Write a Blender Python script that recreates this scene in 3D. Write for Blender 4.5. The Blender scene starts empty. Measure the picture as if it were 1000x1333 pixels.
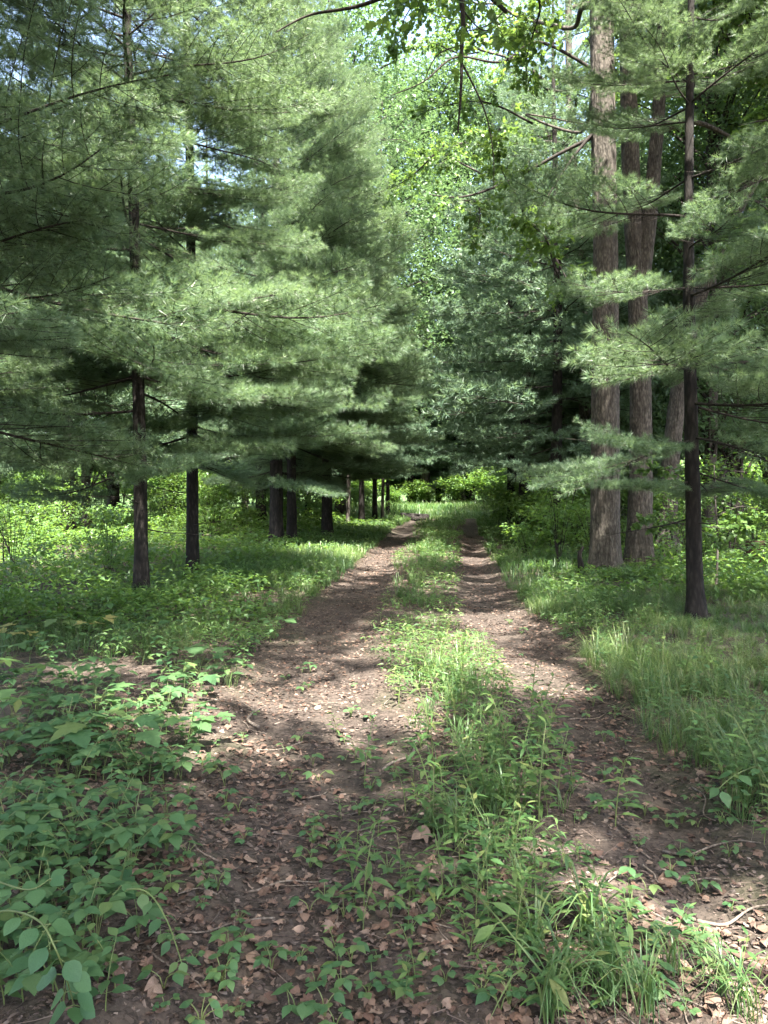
import bpy, math, random
import numpy as np
from mathutils import Vector, Matrix, Euler

sc = bpy.context.scene
C = sc.collection
R = math.radians
rng = np.random.default_rng(11)
random.seed(11)

# ------------------------------------------------------------------ camera, sky, sun, exposure
FPX, HORY = 1007.0, 640.0           # focal length and horizon row in the 1000 x 1333 photograph
CAMH = 1.6
cam_d = bpy.data.cameras.new('camera')
cam = bpy.data.objects.new('camera', cam_d); C.objects.link(cam); sc.camera = cam
cam_d.sensor_fit = 'VERTICAL'; cam_d.sensor_height = 24.0
cam_d.lens = 12.0 / (666.5 / FPX)
cam_d.clip_start = 0.05; cam_d.clip_end = 1500
cam.location = (0, 0, CAMH)
cam.rotation_euler = (R(90) - math.atan((666.5 - HORY) / FPX), 0, 0)

SUN_EL, SUN_AZ = R(61), R(166)       # azimuth from the view direction (+Y) towards the right (+X): behind the camera, a little right
S = np.array([math.sin(SUN_AZ) * math.cos(SUN_EL), math.cos(SUN_AZ) * math.cos(SUN_EL), math.sin(SUN_EL)])
w = bpy.data.worlds.new('World'); sc.world = w; w.use_nodes = True
nt = w.node_tree; nt.nodes.clear()
sky = nt.nodes.new('ShaderNodeTexSky'); sky.sky_type = 'NISHITA'; sky.sun_disc = False
sky.sun_elevation = SUN_EL; sky.sun_rotation = SUN_AZ; sky.air_density = 1.0; sky.dust_density = 5.0; sky.ozone_density = 1.0
bg = nt.nodes.new('ShaderNodeBackground'); bg.inputs[1].default_value = 0.11
wo = nt.nodes.new('ShaderNodeOutputWorld')
nt.links.new(sky.outputs[0], bg.inputs[0]); nt.links.new(bg.outputs[0], wo.inputs[0])
sun_d = bpy.data.lights.new('sun', 'SUN'); sun_d.energy = 5.0; sun_d.angle = R(0.53); sun_d.color = (1.0, 0.95, 0.87)
sun = bpy.data.objects.new('sun', sun_d); C.objects.link(sun)
sun.rotation_euler = Vector(S).to_track_quat('Z', 'Y').to_euler(); sun.location = (5, -12, 40)
vs = sc.view_settings
sc.display_settings.display_device = 'sRGB'
vs.view_transform = 'Standard'; vs.look = 'None'; vs.gamma = 1.0; vs.use_curve_mapping = False
vs.exposure = 3.33
sc.render.engine = 'CYCLES'
cy = sc.cycles
cy.max_bounces = 7; cy.diffuse_bounces = 4; cy.glossy_bounces = 2; cy.transmission_bounces = 4; cy.transparent_max_bounces = 4
cy.caustics_reflective = False; cy.caustics_refractive = False
cy.use_adaptive_sampling = True; cy.adaptive_threshold = 0.012
cy.sample_clamp_indirect = 6.0
try:
    cy.use_denoising = True; cy.denoising_prefilter = 'ACCURATE'; cy.denoiser = 'OPENIMAGEDENOISE'; cy.denoising_input_passes = 'RGB_ALBEDO_NORMAL'
except Exception:
    pass

# ------------------------------------------------------------------ small numeric helpers
def unit(v):
    v = np.asarray(v, float)
    return v / np.maximum(np.linalg.norm(v, axis=-1, keepdims=True), 1e-9)

def _hash(ix, iy, iz, seed):
    h = (ix.astype(np.int64) * 374761393 + iy.astype(np.int64) * 668265263 + iz.astype(np.int64) * 2147483647 + seed * 1274126177) & 0xFFFFFFFF
    h = ((h ^ (h >> 13)) * 1274126177) & 0xFFFFFFFF
    return ((h ^ (h >> 16)) & 0xFFFF) / 65535.0

def vnoise(x, y, z=None, seed=0):
    x = np.asarray(x, float); y = np.asarray(y, float)
    z = np.zeros_like(x) if z is None else np.asarray(z, float)
    x, y, z = np.broadcast_arrays(x, y, z)
    ix, iy, iz = np.floor(x), np.floor(y), np.floor(z)
    fx, fy, fz = x - ix, y - iy, z - iz
    fx, fy, fz = [f * f * (3 - 2 * f) for f in (fx, fy, fz)]
    r = 0
    for a in (0, 1):
        for b in (0, 1):
            for c in (0, 1):
                r = r + _hash(ix + a, iy + b, iz + c, seed) * (fx if a else 1 - fx) * (fy if b else 1 - fy) * (fz if c else 1 - fz)
    return r

# the two wheel tracks, as x of their edges against y
_ty = np.array([-10, 2.9, 4.5, 6.2, 8.5, 11.5, 16, 21.5, 32, 46, 200.])
T_L = np.array([-.88, -.88, -1.06, -1.14, -1.06, -.94, -.62, -.28, .42, 1.75, 1.75])
T_A = np.array([.14, .14, .22, .18, .0, -.10, .28, .55, 1.3, 2.3, 2.3])
T_B = np.array([1.0, 1.0, 1.0, 1.0, .95, .95, 1.44, 2.05, 3.1, 4.8, 4.8])
T_R = np.array([1.52, 1.52, 1.6, 1.74, 1.82, 1.88, 2.28, 2.8, 3.85, 5.5, 5.5])
def tL(y): return np.interp(y, _ty, T_L)
def tA(y): return np.interp(y, _ty, T_A)
def tB(y): return np.interp(y, _ty, T_B)
def tR(y): return np.interp(y, _ty, T_R)
def bump01(v, a, b, s):             # 1 between a and b, falling to 0 over s
    return np.clip((v - a) / s, 0, 1) * np.clip((b - v) / s, 0, 1)
def rut(x, y):
    x = np.asarray(x, float); y = np.asarray(y, float)
    wob = (vnoise(x * 1.3, y * 1.3, seed=5) - .5) * .35
    r = np.maximum(bump01(x + wob, tL(y), tA(y), .25), bump01(x + wob, tB(y), tR(y), .22))
    return r * np.clip((50 - y) / 4, 0, 1)
def gz(x, y):
    x = np.asarray(x, float); y = np.asarray(y, float)
    z = (vnoise(x * .16, y * .16, seed=1) - .5) * .25 * np.clip((np.abs(x - .5) - 2) / 4, 0, 1)
    z = z + (vnoise(x * .9, y * .9, seed=2) - .5) * .07 + (vnoise(x * 3.1, y * 3.1, seed=3) - .5) * .025
    return z - .06 * rut(x, y) + .05 * np.clip((x - tR(y)) / 1.0, 0, 1) + .03 * np.clip((tL(y) - x) / 1.0, 0, 1)
def wpx(px, py, d=None):            # photograph pixel -> point (on the ground when d is None)
    if d is None: d = CAMH * FPX / (py - HORY)
    return np.array([(px - 500) / FPX * d, d, CAMH - (py - HORY) / FPX * d])

# light gaps: where the photograph has sun, the canopy above is open towards it
TUBES = [(-1.0, 5.5, 0, .6), (-.5, 5.9, 0, .7), (0, 6.4, 0, .6), (-.1, 7.9, 0, .4), (1.5, 8.9, 0, .5), (.8, 12.6, .2, .45), (2.7, 14.0, .2, 1.0), (2.4, 12.2, .3, 1.0), (3.2, 12.6, .3, .8), (2.0, 10.5, .2, .5), (5.8, 13.2, .4, .9), (2.6, 18, .5, .9),
         (6.8, 17, .8, 1.0), (.95, 2.9, .2, .2), (.4, 3.2, 0, .14), (.7, 2.6, .2, .18), (.55, 4.2, .2, .15), (-2.6, 6.8, .1, .25), (-4.6, 10.4, .3, .45),
         (-3.0, 11, 6.0, .9), (-2.5, 10.3, 4.7, .9), (-2.4, 9.9, 3.8, 1.0), (-1.9, 11.8, 3.7, .9), (-1.0, 13, 5.6, 1.0), (-2.6, 9.9, 2.9, .7), (-.1, 16, 3.9, 1.1),
         (-.9, 14.5, 4.7, 1.0), (-1.2, 13.4, 3.3, .8), (-3.2, 10.5, 7.5, .8), (-1.7, 12.5, 7.5, .9), (2.0, 8, 2.1, .5), (1.3, 9, 2.1, .5), (1.2, 18, 6.5, 1.2), (-4.2, 9, 5, .6),
         (3.2, 20.5, 4, 1.2), (3.4, 22, 7, 1.2), (3.0, 26, 5, 1.3), (3.5, 31, 6, 1.5), (-7, 17, .6, 1.7), (-6, 21, 1, 2.0), (-9, 22, 1, 2.0), (-8, 27, 1, 2.2), (-5.5, 25, .8, 1.6), (-9.5, 18, .8, 1.6), (3.5, 50, .5, 2), (3.2, 54, .5, 2), (-3.2, 9.7, 4.8, .8), (-1.5, 10.8, 3.2, .8), (-.5, 14, 3.6, .9), (-1.9, 11.2, 5.6, .9), (-1.9, 13, 4.5, .9), (-3.0, 9.8, 3.0, .7), (.3, 17, 4.6, 1.0)]
TU = np.array(TUBES)
def in_gap(p, extra=0.0, tmin=1.3):
    d = np.asarray(p) - TU[:, :3]
    t = d @ S
    off = np.linalg.norm(d - t[:, None] * S, axis=1)
    hit = (t > tmin) & (off < TU[:, 3] + np.where(TU[:, 2] > 1.5, extra, min(extra, .18)))
    return 0 if not hit.any() else (2 if (hit & (TU[:, 2] > 1.5)).any() else 1)   # 2: a gap that lights a bough

# ------------------------------------------------------------------ mesh helpers
def mesh_np(name, V, faces, mats, smooth=True, midx=None, tint=None):
    """V (N,3); faces a list of (M,k) index arrays; mats a list; midx one material index per face array."""
    me = bpy.data.meshes.new(name)
    faces = [np.asarray(f, np.int64) for f in faces if len(f)]
    nl = sum(f.size for f in faces); nf = sum(len(f) for f in faces)
    me.vertices.add(len(V)); me.vertices.foreach_set('co', np.asarray(V, np.float32).ravel())
    me.loops.add(nl); me.loops.foreach_set('vertex_index', np.concatenate([f.ravel() for f in faces]).astype(np.int32))
    me.polygons.add(nf)
    tot = np.concatenate([np.full(len(f), f.shape[1]) for f in faces])
    st = np.concatenate([[0], np.cumsum(tot)[:-1]])
    me.polygons.foreach_set('loop_start', st.astype(np.int32)); me.polygons.foreach_set('loop_total', tot.astype(np.int32))
    if midx is not None:
        me.polygons.foreach_set('material_index', np.concatenate([np.full(len(f), m) for f, m in zip(faces, midx)]).astype(np.int32))
    me.polygons.foreach_set('use_smooth', np.full(nf, smooth))
    for m in mats: me.materials.append(m)
    if tint is not None:
        a = me.attributes.new('tint', 'FLOAT', 'POINT'); a.data.foreach_set('value', np.asarray(tint, np.float32))
    me.update(calc_edges=True)
    return me

class Acc:
    """collects verts and faces of many shapes for ONE mesh"""
    def __init__(s): s.V = []; s.F = {}; s.T = []; s.n = 0
    def add(s, V, faces, tint=None):
        V = np.asarray(V, float)
        s.V.append(V)
        for f in faces:
            f = np.asarray(f)
            if len(f): s.F.setdefault(f.shape[1], []).append(f + s.n)
        s.T.append(np.full(len(V), .5) if tint is None else np.broadcast_to(tint, (len(V),)))
        s.n += len(V)
    def arrays(s):
        return np.concatenate(s.V), [np.concatenate(v) for v in s.F.values()], np.concatenate(s.T)
    def mesh(s, name, mat, smooth=True):
        V, F, T = s.arrays()
        return mesh_np(name, V, F, [mat], smooth, tint=T)

def tube(P, rad, sides=6, cap=True, bark=None):
    P = np.asarray(P, float); n = len(P); rad = np.broadcast_to(np.asarray(rad, float), (n,))
    T = unit(np.gradient(P, axis=0))
    a = np.array([0., 0., 1.]) if abs(T[0, 2]) < .9 else np.array([1., 0., 0.])
    N = np.zeros_like(P); N[0] = unit(np.cross(T[0], a))
    for i in range(1, n):
        N[i] = unit(N[i - 1] - T[i] * np.dot(N[i - 1], T[i]))
    B = np.cross(T, N)
    th = np.arange(sides) / sides * 2 * math.pi
    rr = rad[:, None] * np.ones(sides)
    if bark is not None: rr = rr + bark(P, th, rad)
    V = P[:, None, :] + rr[..., None] * (np.cos(th)[None, :, None] * N[:, None, :] + np.sin(th)[None, :, None] * B[:, None, :])
    V = V.reshape(-1, 3)
    i = np.arange(n - 1)[:, None] * sides; j = np.arange(sides)[None, :]; k = (j + 1) % sides
    F = np.stack([i + j, i + k, i + sides + k, i + sides + j], -1).reshape(-1, 4)
    faces = [F]
    if cap:
        V = np.vstack([V, P[0], P[-1]])
        jj = np.arange(sides); kk = (jj + 1) % sides
        faces.append(np.vstack([np.stack([kk, jj, np.full(sides, n * sides)], -1),
                                np.stack([(n - 1) * sides + jj, (n - 1) * sides + kk, np.full(sides, n * sides + 1)], -1)]))
    return V, faces

def replicate(V, faces, Rm, Sc, P):
    """copies of one small shape: Rm (N,3,3) columns = local axes, Sc (N,) or (N,3), P (N,3)"""
    N = len(P); V = np.asarray(V, float); Sc = np.asarray(Sc, float)
    if Sc.ndim == 1: Sc = np.repeat(Sc[:, None], 3, 1)
    W = np.einsum('nij,nkj->nki', Rm, V[None] * Sc[:, None, :]) + np.asarray(P)[:, None, :]
    nv = len(V)
    out = [(np.asarray(f)[None] + (np.arange(N) * nv)[:, None, None]).reshape(-1, np.asarray(f).shape[1]) for f in faces]
    return W.reshape(-1, 3), out

def frame_from(Y, up):
    """rotation matrices whose Y axis is Y and Z axis near up"""
    Y = unit(Y); X = unit(np.cross(Y, up)); Z = np.cross(X, Y)
    return np.stack([X, Y, Z], -1)

def rand_dir(n, r=rng):
    return unit(r.normal(size=(n, 3)))

# ------------------------------------------------------------------ object helpers
def tag(o, label=None, cat=None, group=None, kind=None):
    if label: o['label'] = label
    if cat: o['category'] = cat
    if group: o['group'] = group
    if kind: o['kind'] = kind
    return o
def ob(name, me, parent=None, loc=None, rot=None, scale=None):
    o = bpy.data.objects.new(name, me); C.objects.link(o)
    if parent is not None: o.parent = parent
    if loc is not None: o.location = [float(v) for v in loc]
    if rot is not None: o.rotation_euler = rot
    if scale is not None: o.scale = (scale, scale, scale) if np.isscalar(scale) else scale
    return o
def empty(name, loc, label, cat, group=None, rz=0.0, scale=1.0):
    o = ob(name, None, None, loc, (0, 0, rz), scale); o.empty_display_size = .2
    return tag(o, label, cat, group)
def dup(root, loc, rz, scale=1.0, label=None, group=None):
    r = root.copy(); C.objects.link(r); r.location = [float(v) for v in loc]; r.rotation_euler = (0, 0, rz); r.scale = (scale,) * 3
    if label: r['label'] = label
    if group: r['group'] = group
    for ch in list(root.children):
        c = ch.copy(); C.objects.link(c); c.parent = r
        for g in list(ch.children):
            d = g.copy(); C.objects.link(d); d.parent = c
    return r

# ------------------------------------------------------------------ materials
def newmat(name):
    m = bpy.data.materials.new(name); m.use_nodes = True
    t = m.node_tree; t.nodes.clear()
    o = t.nodes.new('ShaderNodeOutputMaterial')
    return m, t, o
def N(t, kind, **kw):
    n = t.nodes.new(kind)
    for k, v in kw.items():
        if k.startswith('i_'): n.inputs[k[2:].replace('_', ' ')].default_value = v
        else: setattr(n, k, v)
    return n
def ramp(t, src, stops):
    r = t.nodes.new('ShaderNodeValToRGB'); t.links.new(src, r.inputs[0])
    e = r.color_ramp.elements
    while len(e) < len(stops): e.new(.5)
    for el, (p, c) in zip(e, stops): el.position = p; el.color = (*c, 1)
    return r.outputs[0]

def leaf_mat(name, cols, trans, fac=.35, rough=.45, spec=.45, vein=0.0):
    """two-sided leaf: a Principled face and light that comes through; colour differs from piece to piece"""
    m, t, o = newmat(name); L = t.links.new
    at = N(t, 'ShaderNodeAttribute', attribute_name='tint')
    oi = N(t, 'ShaderNodeObjectInfo')
    add = N(t, 'ShaderNodeMath', operation='ADD'); L(at.outputs['Fac'], add.inputs[0]); L(oi.outputs['Random'], add.inputs[1])
    fr = N(t, 'ShaderNodeMath', operation='FRACT'); L(add.outputs[0], fr.inputs[0])
    c = ramp(t, fr.outputs[0], [(i / (len(cols) - 1), x) for i, x in enumerate(cols)])
    tc = N(t, 'ShaderNodeTexCoord'); nz = N(t, 'ShaderNodeTexNoise', i_Scale=14.0, i_Detail=3.0); L(tc.outputs['Object'], nz.inputs['Vector'])
    mx = N(t, 'ShaderNodeMixRGB', blend_type='MULTIPLY', i_Fac=.55); L(c, mx.inputs[1])
    L(ramp(t, nz.outputs[0], [(.3, (.7, .7, .7)), (.7, (1.15, 1.15, 1.1))]), mx.inputs[2])
    p = N(t, 'ShaderNodeBsdfPrincipled', i_Roughness=rough); p.inputs['Specular IOR Level'].default_value = spec
    L(mx.outputs[0], p.inputs['Base Color'])
    tr = N(t, 'ShaderNodeBsdfTranslucent')
    m2 = N(t, 'ShaderNodeMixRGB', blend_type='MULTIPLY', i_Fac=.5); m2.inputs[1].default_value = (*trans, 1); L(ramp(t, fr.outputs[0], [(0, (.7, .75, .6)), (1, (1.2, 1.1, 1))]), m2.inputs[2])
    L(m2.outputs[0], tr.inputs[0])
    mix = N(t, 'ShaderNodeMixShader', i_Fac=fac); L(p.outputs[0], mix.inputs[1]); L(tr.outputs[0], mix.inputs[2])
    L(mix.outputs[0], o.inputs[0])
    if vein:
        b = N(t, 'ShaderNodeBump', i_Strength=vein, i_Distance=.004); n2 = N(t, 'ShaderNodeTexNoise', i_Scale=9.0, i_Detail=4.0); L(tc.outputs['Object'], n2.inputs['Vector'])
        L(n2.outputs[0], b.inputs['Height']); L(b.outputs[0], p.inputs['Normal'])
    return m

def bark_mat(name, dark, mid, light, scale=(14, 14, 4.5), bump=.7, rough=.9):
    m, t, o = newmat(name); L = t.links.new
    tc = N(t, 'ShaderNodeTexCoord'); mp = N(t, 'ShaderNodeMapping'); mp.inputs['Scale'].default_value = scale; L(tc.outputs['Object'], mp.inputs[0])
    n1 = N(t, 'ShaderNodeTexNoise', i_Scale=1.0, i_Detail=6.0, i_Roughness=.65); L(mp.outputs[0], n1.inputs['Vector'])
    v = N(t, 'ShaderNodeTexVoronoi', i_Scale=1.3); v.feature = 'DISTANCE_TO_EDGE'; L(mp.outputs[0], v.inputs['Vector'])
    n2 = N(t, 'ShaderNodeTexNoise', i_Scale=1.7, i_Detail=3.0); L(tc.outputs['Object'], n2.inputs['Vector'])
    mul = N(t, 'ShaderNodeMath', operation='MULTIPLY_ADD'); L(v.outputs[0], mul.inputs[0]); mul.inputs[1].default_value = .6; L(n1.outputs[0], mul.inputs[2])
    c = ramp(t, mul.outputs[0], [(.3, dark), (.58, mid), (.85, light)])
    mx = N(t, 'ShaderNodeMixRGB', blend_type='MULTIPLY', i_Fac=.7); L(c, mx.inputs[1]); L(ramp(t, n2.outputs[0], [(.3, (.6, .62, .6)), (.7, (1.15, 1.12, 1.1))]), mx.inputs[2])
    p = N(t, 'ShaderNodeBsdfPrincipled', i_Roughness=rough); p.inputs['Specular IOR Level'].default_value = .2
    L(mx.outputs[0], p.inputs['Base Color'])
    b = N(t, 'ShaderNodeBump', i_Strength=bump, i_Distance=.02); L(mul.outputs[0], b.inputs['Height']); L(b.outputs[0], p.inputs['Normal'])
    L(p.outputs[0], o.inputs[0])
    return m

def soil_mat(name, cols, green):
    m, t, o = newmat(name); L = t.links.new
    tc = N(t, 'ShaderNodeTexCoord')
    v = N(t, 'ShaderNodeTexVoronoi', i_Scale=38.0); L(tc.outputs['Object'], v.inputs['Vector'])
    v2 = N(t, 'ShaderNodeTexVoronoi', i_Scale=90.0); L(tc.outputs['Object'], v2.inputs['Vector'])
    n1 = N(t, 'ShaderNodeTexNoise', i_Scale=3.0, i_Detail=8.0, i_Roughness=.7); L(tc.outputs['Object'], n1.inputs['Vector'])
    n2 = N(t, 'ShaderNodeTexNoise', i_Scale=.8, i_Detail=4.0); L(tc.outputs['Object'], n2.inputs['Vector'])
    sep = N(t, 'ShaderNodeSeparateColor'); L(v.outputs['Color'], sep.inputs[0])
    sep2 = N(t, 'ShaderNodeSeparateColor'); L(v2.outputs['Color'], sep2.inputs[0])
    a = N(t, 'ShaderNodeMath', operation='MULTIPLY_ADD'); L(sep.outputs[0], a.inputs[0]); a.inputs[1].default_value = .45; L(n1.outputs[0], a.inputs[2])
    b0 = N(t, 'ShaderNodeMath', operation='MULTIPLY_ADD'); L(sep2.outputs[0], b0.inputs[0]); b0.inputs[1].default_value = .3; L(a.outputs[0], b0.inputs[2])
    c = ramp(t, b0.outputs[0], [(.35, cols[0]), (.7, cols[1]), (1.05, cols[2])])
    mx = N(t, 'ShaderNodeMixRGB'); L(c, mx.inputs[1]); mx.inputs[2].default_value = (*green, 1)
    L(ramp(t, n2.outputs[0], [(.45, (0, 0, 0)), (.75, (.55, .55, .55))]), mx.inputs[0])
    p = N(t, 'ShaderNodeBsdfPrincipled', i_Roughness=.9); p.inputs['Specular IOR Level'].default_value = .25
    L(mx.outputs[0], p.inputs['Base Color'])
    b = N(t, 'ShaderNodeBump', i_Strength=.9, i_Distance=.02); L(b0.outputs[0], b.inputs['Height']); L(b.outputs[0], p.inputs['Normal'])
    L(p.outputs[0], o.inputs[0])
    return m

def dead_mat(name, cols, rough=.75):
    m, t, o = newmat(name); L = t.links.new
    at = N(t, 'ShaderNodeAttribute', attribute_name='tint'); oi = N(t, 'ShaderNodeObjectInfo')
    add = N(t, 'ShaderNodeMath', operation='ADD'); L(at.outputs['Fac'], add.inputs[0]); L(oi.outputs['Random'], add.inputs[1])
    fr = N(t, 'ShaderNodeMath', operation='FRACT'); L(add.outputs[0], fr.inputs[0])
    c = ramp(t, fr.outputs[0], [(i / (len(cols) - 1), x) for i, x in enumerate(cols)])
    tc = N(t, 'ShaderNodeTexCoord'); nz = N(t, 'ShaderNodeTexNoise', i_Scale=25.0, i_Detail=4.0); L(tc.outputs['Object'], nz.inputs['Vector'])
    mx = N(t, 'ShaderNodeMixRGB', blend_type='MULTIPLY', i_Fac=.7); L(c, mx.inputs[1]); L(ramp(t, nz.outputs[0], [(.3, (.55, .52, .5)), (.7, (1.2, 1.2, 1.2))]), mx.inputs[2])
    p = N(t, 'ShaderNodeBsdfPrincipled', i_Roughness=rough); p.inputs['Specular IOR Level'].default_value = .35
    L(mx.outputs[0], p.inputs['Base Color']); L(p.outputs[0], o.inputs[0])
    return m

M = {
 'needle': leaf_mat('pine needles', [(.062, .110, .066), (.084, .140, .076), (.114, .174, .086)], (.25, .37, .15), .36, .42, .5),
 'needle_far': leaf_mat('far pine needles', [(.062, .112, .074), (.082, .138, .086), (.108, .168, .096)], (.21, .32, .15), .33, .5, .4),
 'oak_leaf': leaf_mat('oak leaves', [(.045, .095, .022), (.06, .12, .025), (.08, .14, .028)], (.19, .31, .055), .40, .45, .4),
 'far_leaf': leaf_mat('broad leaves far off', [(.034, .076, .032), (.047, .093, .037), (.064, .11, .042)], (.125, .215, .075), .34, .5, .4),
 'shrub_leaf': leaf_mat('shrub leaves', [(.045, .10, .028), (.065, .13, .032), (.09, .15, .04)], (.22, .38, .06), .38, .45, .45),
 'herb_leaf': leaf_mat('herb leaves', [(.036, .088, .038), (.052, .114, .043), (.072, .132, .048), (.046, .104, .045), (.10, .145, .045)], (.15, .28, .08), .30, .5, .3, .3),
 'round_leaf': leaf_mat('round shrub leaves', [(.042, .100, .042), (.054, .118, .048), (.068, .135, .052)], (.14, .27, .08), .28, .5, .3, .3),
 'narrow_leaf': leaf_mat('narrow herb leaves', [(.042, .096, .032), (.060, .12, .036), (.085, .14, .04), (.055, .11, .04), (.13, .15, .05)], (.17, .31, .06), .32, .5, .3, .3),
 'grass': leaf_mat('grass', [(.042, .092, .032), (.056, .115, .038), (.085, .14, .048), (.115, .135, .055)], (.17, .29, .07), .35, .45, .45),
 'pale_leaf': leaf_mat('yellowing leaves', [(.22, .22, .07), (.26, .25, .09)], (.4, .36, .1), .35, .5, .4),
 'stem': leaf_mat('green stems', [(.09, .13, .04), (.12, .15, .05)], (.1, .16, .04), .15, .5, .4),
 'pine_bark': bark_mat('pine bark', (.005, .0045, .004), (.013, .011, .0095), (.036, .031, .027)),
 'oak_bark': bark_mat('oak bark', (.017, .0145, .012), (.062, .054, .045), (.13, .115, .097), (17, 17, 6.5), 1.0),
 'far_bark': bark_mat('far bark', (.025, .02, .018), (.06, .052, .045), (.12, .105, .09), (8, 8, 1.5), .4),
 'twig': bark_mat('twig bark', (.012, .010, .009), (.028, .023, .02), (.06, .05, .043), (30, 30, 8), .3),
 'deadwood': bark_mat('dead wood', (.05, .04, .032), (.13, .105, .085), (.24, .21, .18), (40, 40, 12), .4),
 'stump': bark_mat('rotting red wood', (.03, .015, .011), (.08, .042, .03), (.13, .08, .06), (14, 14, 3), .6),
 'soil': soil_mat('forest floor', [(.010, .0075, .0055), (.028, .0205, .0155), (.065, .049, .038)], (.030, .045, .016)),
 'turf': soil_mat('turf', [(.018, .03, .009), (.04, .075, .02), (.06, .105, .028)], (.05, .09, .022)),
 'track': soil_mat('trodden soil', [(.008, .006, .0048), (.023, .0168, .013), (.06, .046, .037)], (.030, .028, .018)),
 'dead_leaf': dead_mat('fallen leaves', [(.030, .018, .013), (.075, .042, .028), (.125, .080, .056), (.045, .028, .020), (.19, .135, .10), (.09, .050, .034)]),
 'chip': dead_mat('litter crumbs', [(.012, .009, .007), (.045, .032, .025), (.14, .105, .085), (.022, .016, .013), (.10, .07, .055), (.016, .012, .01), (.19, .15, .125)]),
}

# ------------------------------------------------------------------ leaf outlines (base at origin, along +Y, face up +Z, length 1)
def leaf_shape(prof, fold=.18, droop=.25, k=None):
    t = np.linspace(0, 1, len(prof)); w = np.asarray(prof)
    mid = np.stack([0 * t, t, -droop * t * t], -1)
    n = len(t)
    inn = slice(1, n - 1)
    Lf = np.stack([-w[inn], t[inn], fold * w[inn] - droop * t[inn] ** 2], -1)
    Rt = Lf * [-1, 1, 1]
    V = np.vstack([mid, Lf, Rt]); q = []; tr = []
    a = n; b = n + n - 2
    tr += [(0, 1, a), (0, b, 1), (n - 2, n - 1, a + n - 3), (n - 2, b + n - 3, n - 1)]
    for i in range(1, n - 2):
        q += [(i, i + 1, a + i, a + i - 1), (i, b + i - 1, b + i, i + 1)]
    f = [np.array(tr)]
    if q: f.append(np.array(q))
    return V, f
OVATE = leaf_shape([0, .24, .33, .27, .13, 0], .15, .22)
ROUND = leaf_shape([0, .32, .42, .40, .24, 0], .12, .18)
LANCE = leaf_shape([0, .09, .125, .11, .06, 0], .25, .35)
LANCE2 = leaf_shape([0, .10, .16, .14, .07, 0], .2, .1)
LANCE4 = (np.array([[0, 0, 0], [-.15, .4, .05], [0, .42, -.03], [.15, .4, .05], [0, 1, -.22]]), [np.array([[0, 2, 1], [0, 3, 2], [1, 2, 4], [2, 3, 4]])])
DIAMOND = (np.array([[0, 0, 0], [-.3, .45, .06], [0, 1, -.12], [.3, .45, .06]]), [np.array([[0, 2, 1], [0, 3, 2]])])
def lobed(lobes, fold=.08, droop=.18):
    pts = [(0, 0)] + lobes
    pts = pts + [(-x, y) for x, y in reversed(lobes) if x > 1e-6]
    V = [[0, .42, 0.0]] + [[x, y, fold * abs(x) - droop * y * y] for x, y in pts]
    n = len(pts)
    return np.array(V), [np.array([(0, 1 + i, 1 + (i + 1) % n) for i in range(n)])]
OAKLEAF = lobed([(.10, .16), (.24, .22), (.15, .36), (.33, .48), (.19, .58), (.28, .74), (.12, .82), (0, 1)])
MAPLE = lobed([(.22, .04), (.48, .14), (.36, .26), (.55, .52), (.27, .50), (.24, .68), (0, 1)])

# ------------------------------------------------------------------ ground
def axis_lines(fine_a, fine_b, step, far_a, far_b, grow=1.16):
    mid = list(np.arange(fine_a, fine_b + 1e-6, step))
    up = []; v = mid[-1]; s = step
    while v < far_b: s *= grow; v += s; up.append(v)
    dn = []; v = mid[0]; s = step
    while v > far_a: s *= grow; v -= s; dn.append(v)
    return np.array(dn[::-1] + mid + up)
xs = axis_lines(-3.2, 4.2, .06, -400, 400); ys = axis_lines(1.6, 15, .07, -60, 600, 1.06)
X, Y = np.meshgrid(xs, ys)
V = np.stack([X, Y, gz(X, Y) + (vnoise(X * 9, Y * 9, seed=8) - .5) * .018 * np.clip((15 - Y) / 5, 0, 1)], -1).reshape(-1, 3)
nx, ny = len(xs), len(ys)
ii, jj = np.meshgrid(np.arange(nx - 1), np.arange(ny - 1))
a = (jj * nx + ii).ravel()
Q = np.stack([a, a + 1, a + nx + 1, a + nx], -1)
cen = V[Q].mean(1)
isrut = rut(cen[:, 0], cen[:, 1]) > .45; ismead = (cen[:, 1] > 47) & ~isrut
def sub(Q):
    u, inv = np.unique(Q, return_inverse=True)
    return V[u], inv.reshape(Q.shape)
Vg, Qg = sub(Q[ismead]); tag(ob('meadow', mesh_np('meadow', Vg, [Qg], [M['turf']])), 'green turf of the clearing and the far ground', kind='structure')
Vg, Qg = sub(Q[~isrut & ~ismead]); g = ob('ground', mesh_np('ground', Vg, [Qg], [M['soil']])); tag(g, 'leaf strewn forest floor under the plants', kind='structure')
Vg, Qg = sub(Q[isrut]); g = ob('wheel_track', mesh_np('wheel_track', Vg, [Qg], [M['track']])); tag(g, 'two bare brown wheel tracks of the woodland lane', kind='structure')

# ------------------------------------------------------------------ white pine branches (templates whose meshes all pines share)
def needles(pos, dr, n, ln, wd, r, amin=18, amax=78, droop=.12):
    P = np.repeat(pos, n, 0); D = np.repeat(unit(dr), n, 0); m = len(P)
    q = rand_dir(m, r); perp = unit(q - D * np.sum(q * D, 1, keepdims=True))
    a = np.radians(r.uniform(amin, amax, m))[:, None]
    d = D * np.cos(a) + perp * np.sin(a); d[:, 2] -= droop * r.uniform(.3, 1.3, m); d = unit(d)
    l = ln * r.uniform(.75, 1.2, m)[:, None]
    s = unit(np.cross(d, rand_dir(m, r))) * wd * .5
    tip = P + d * l
    V = np.stack([P - s, P + s, tip], 1).reshape(-1, 3)
    return V, np.arange(3 * m).reshape(-1, 3)

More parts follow.
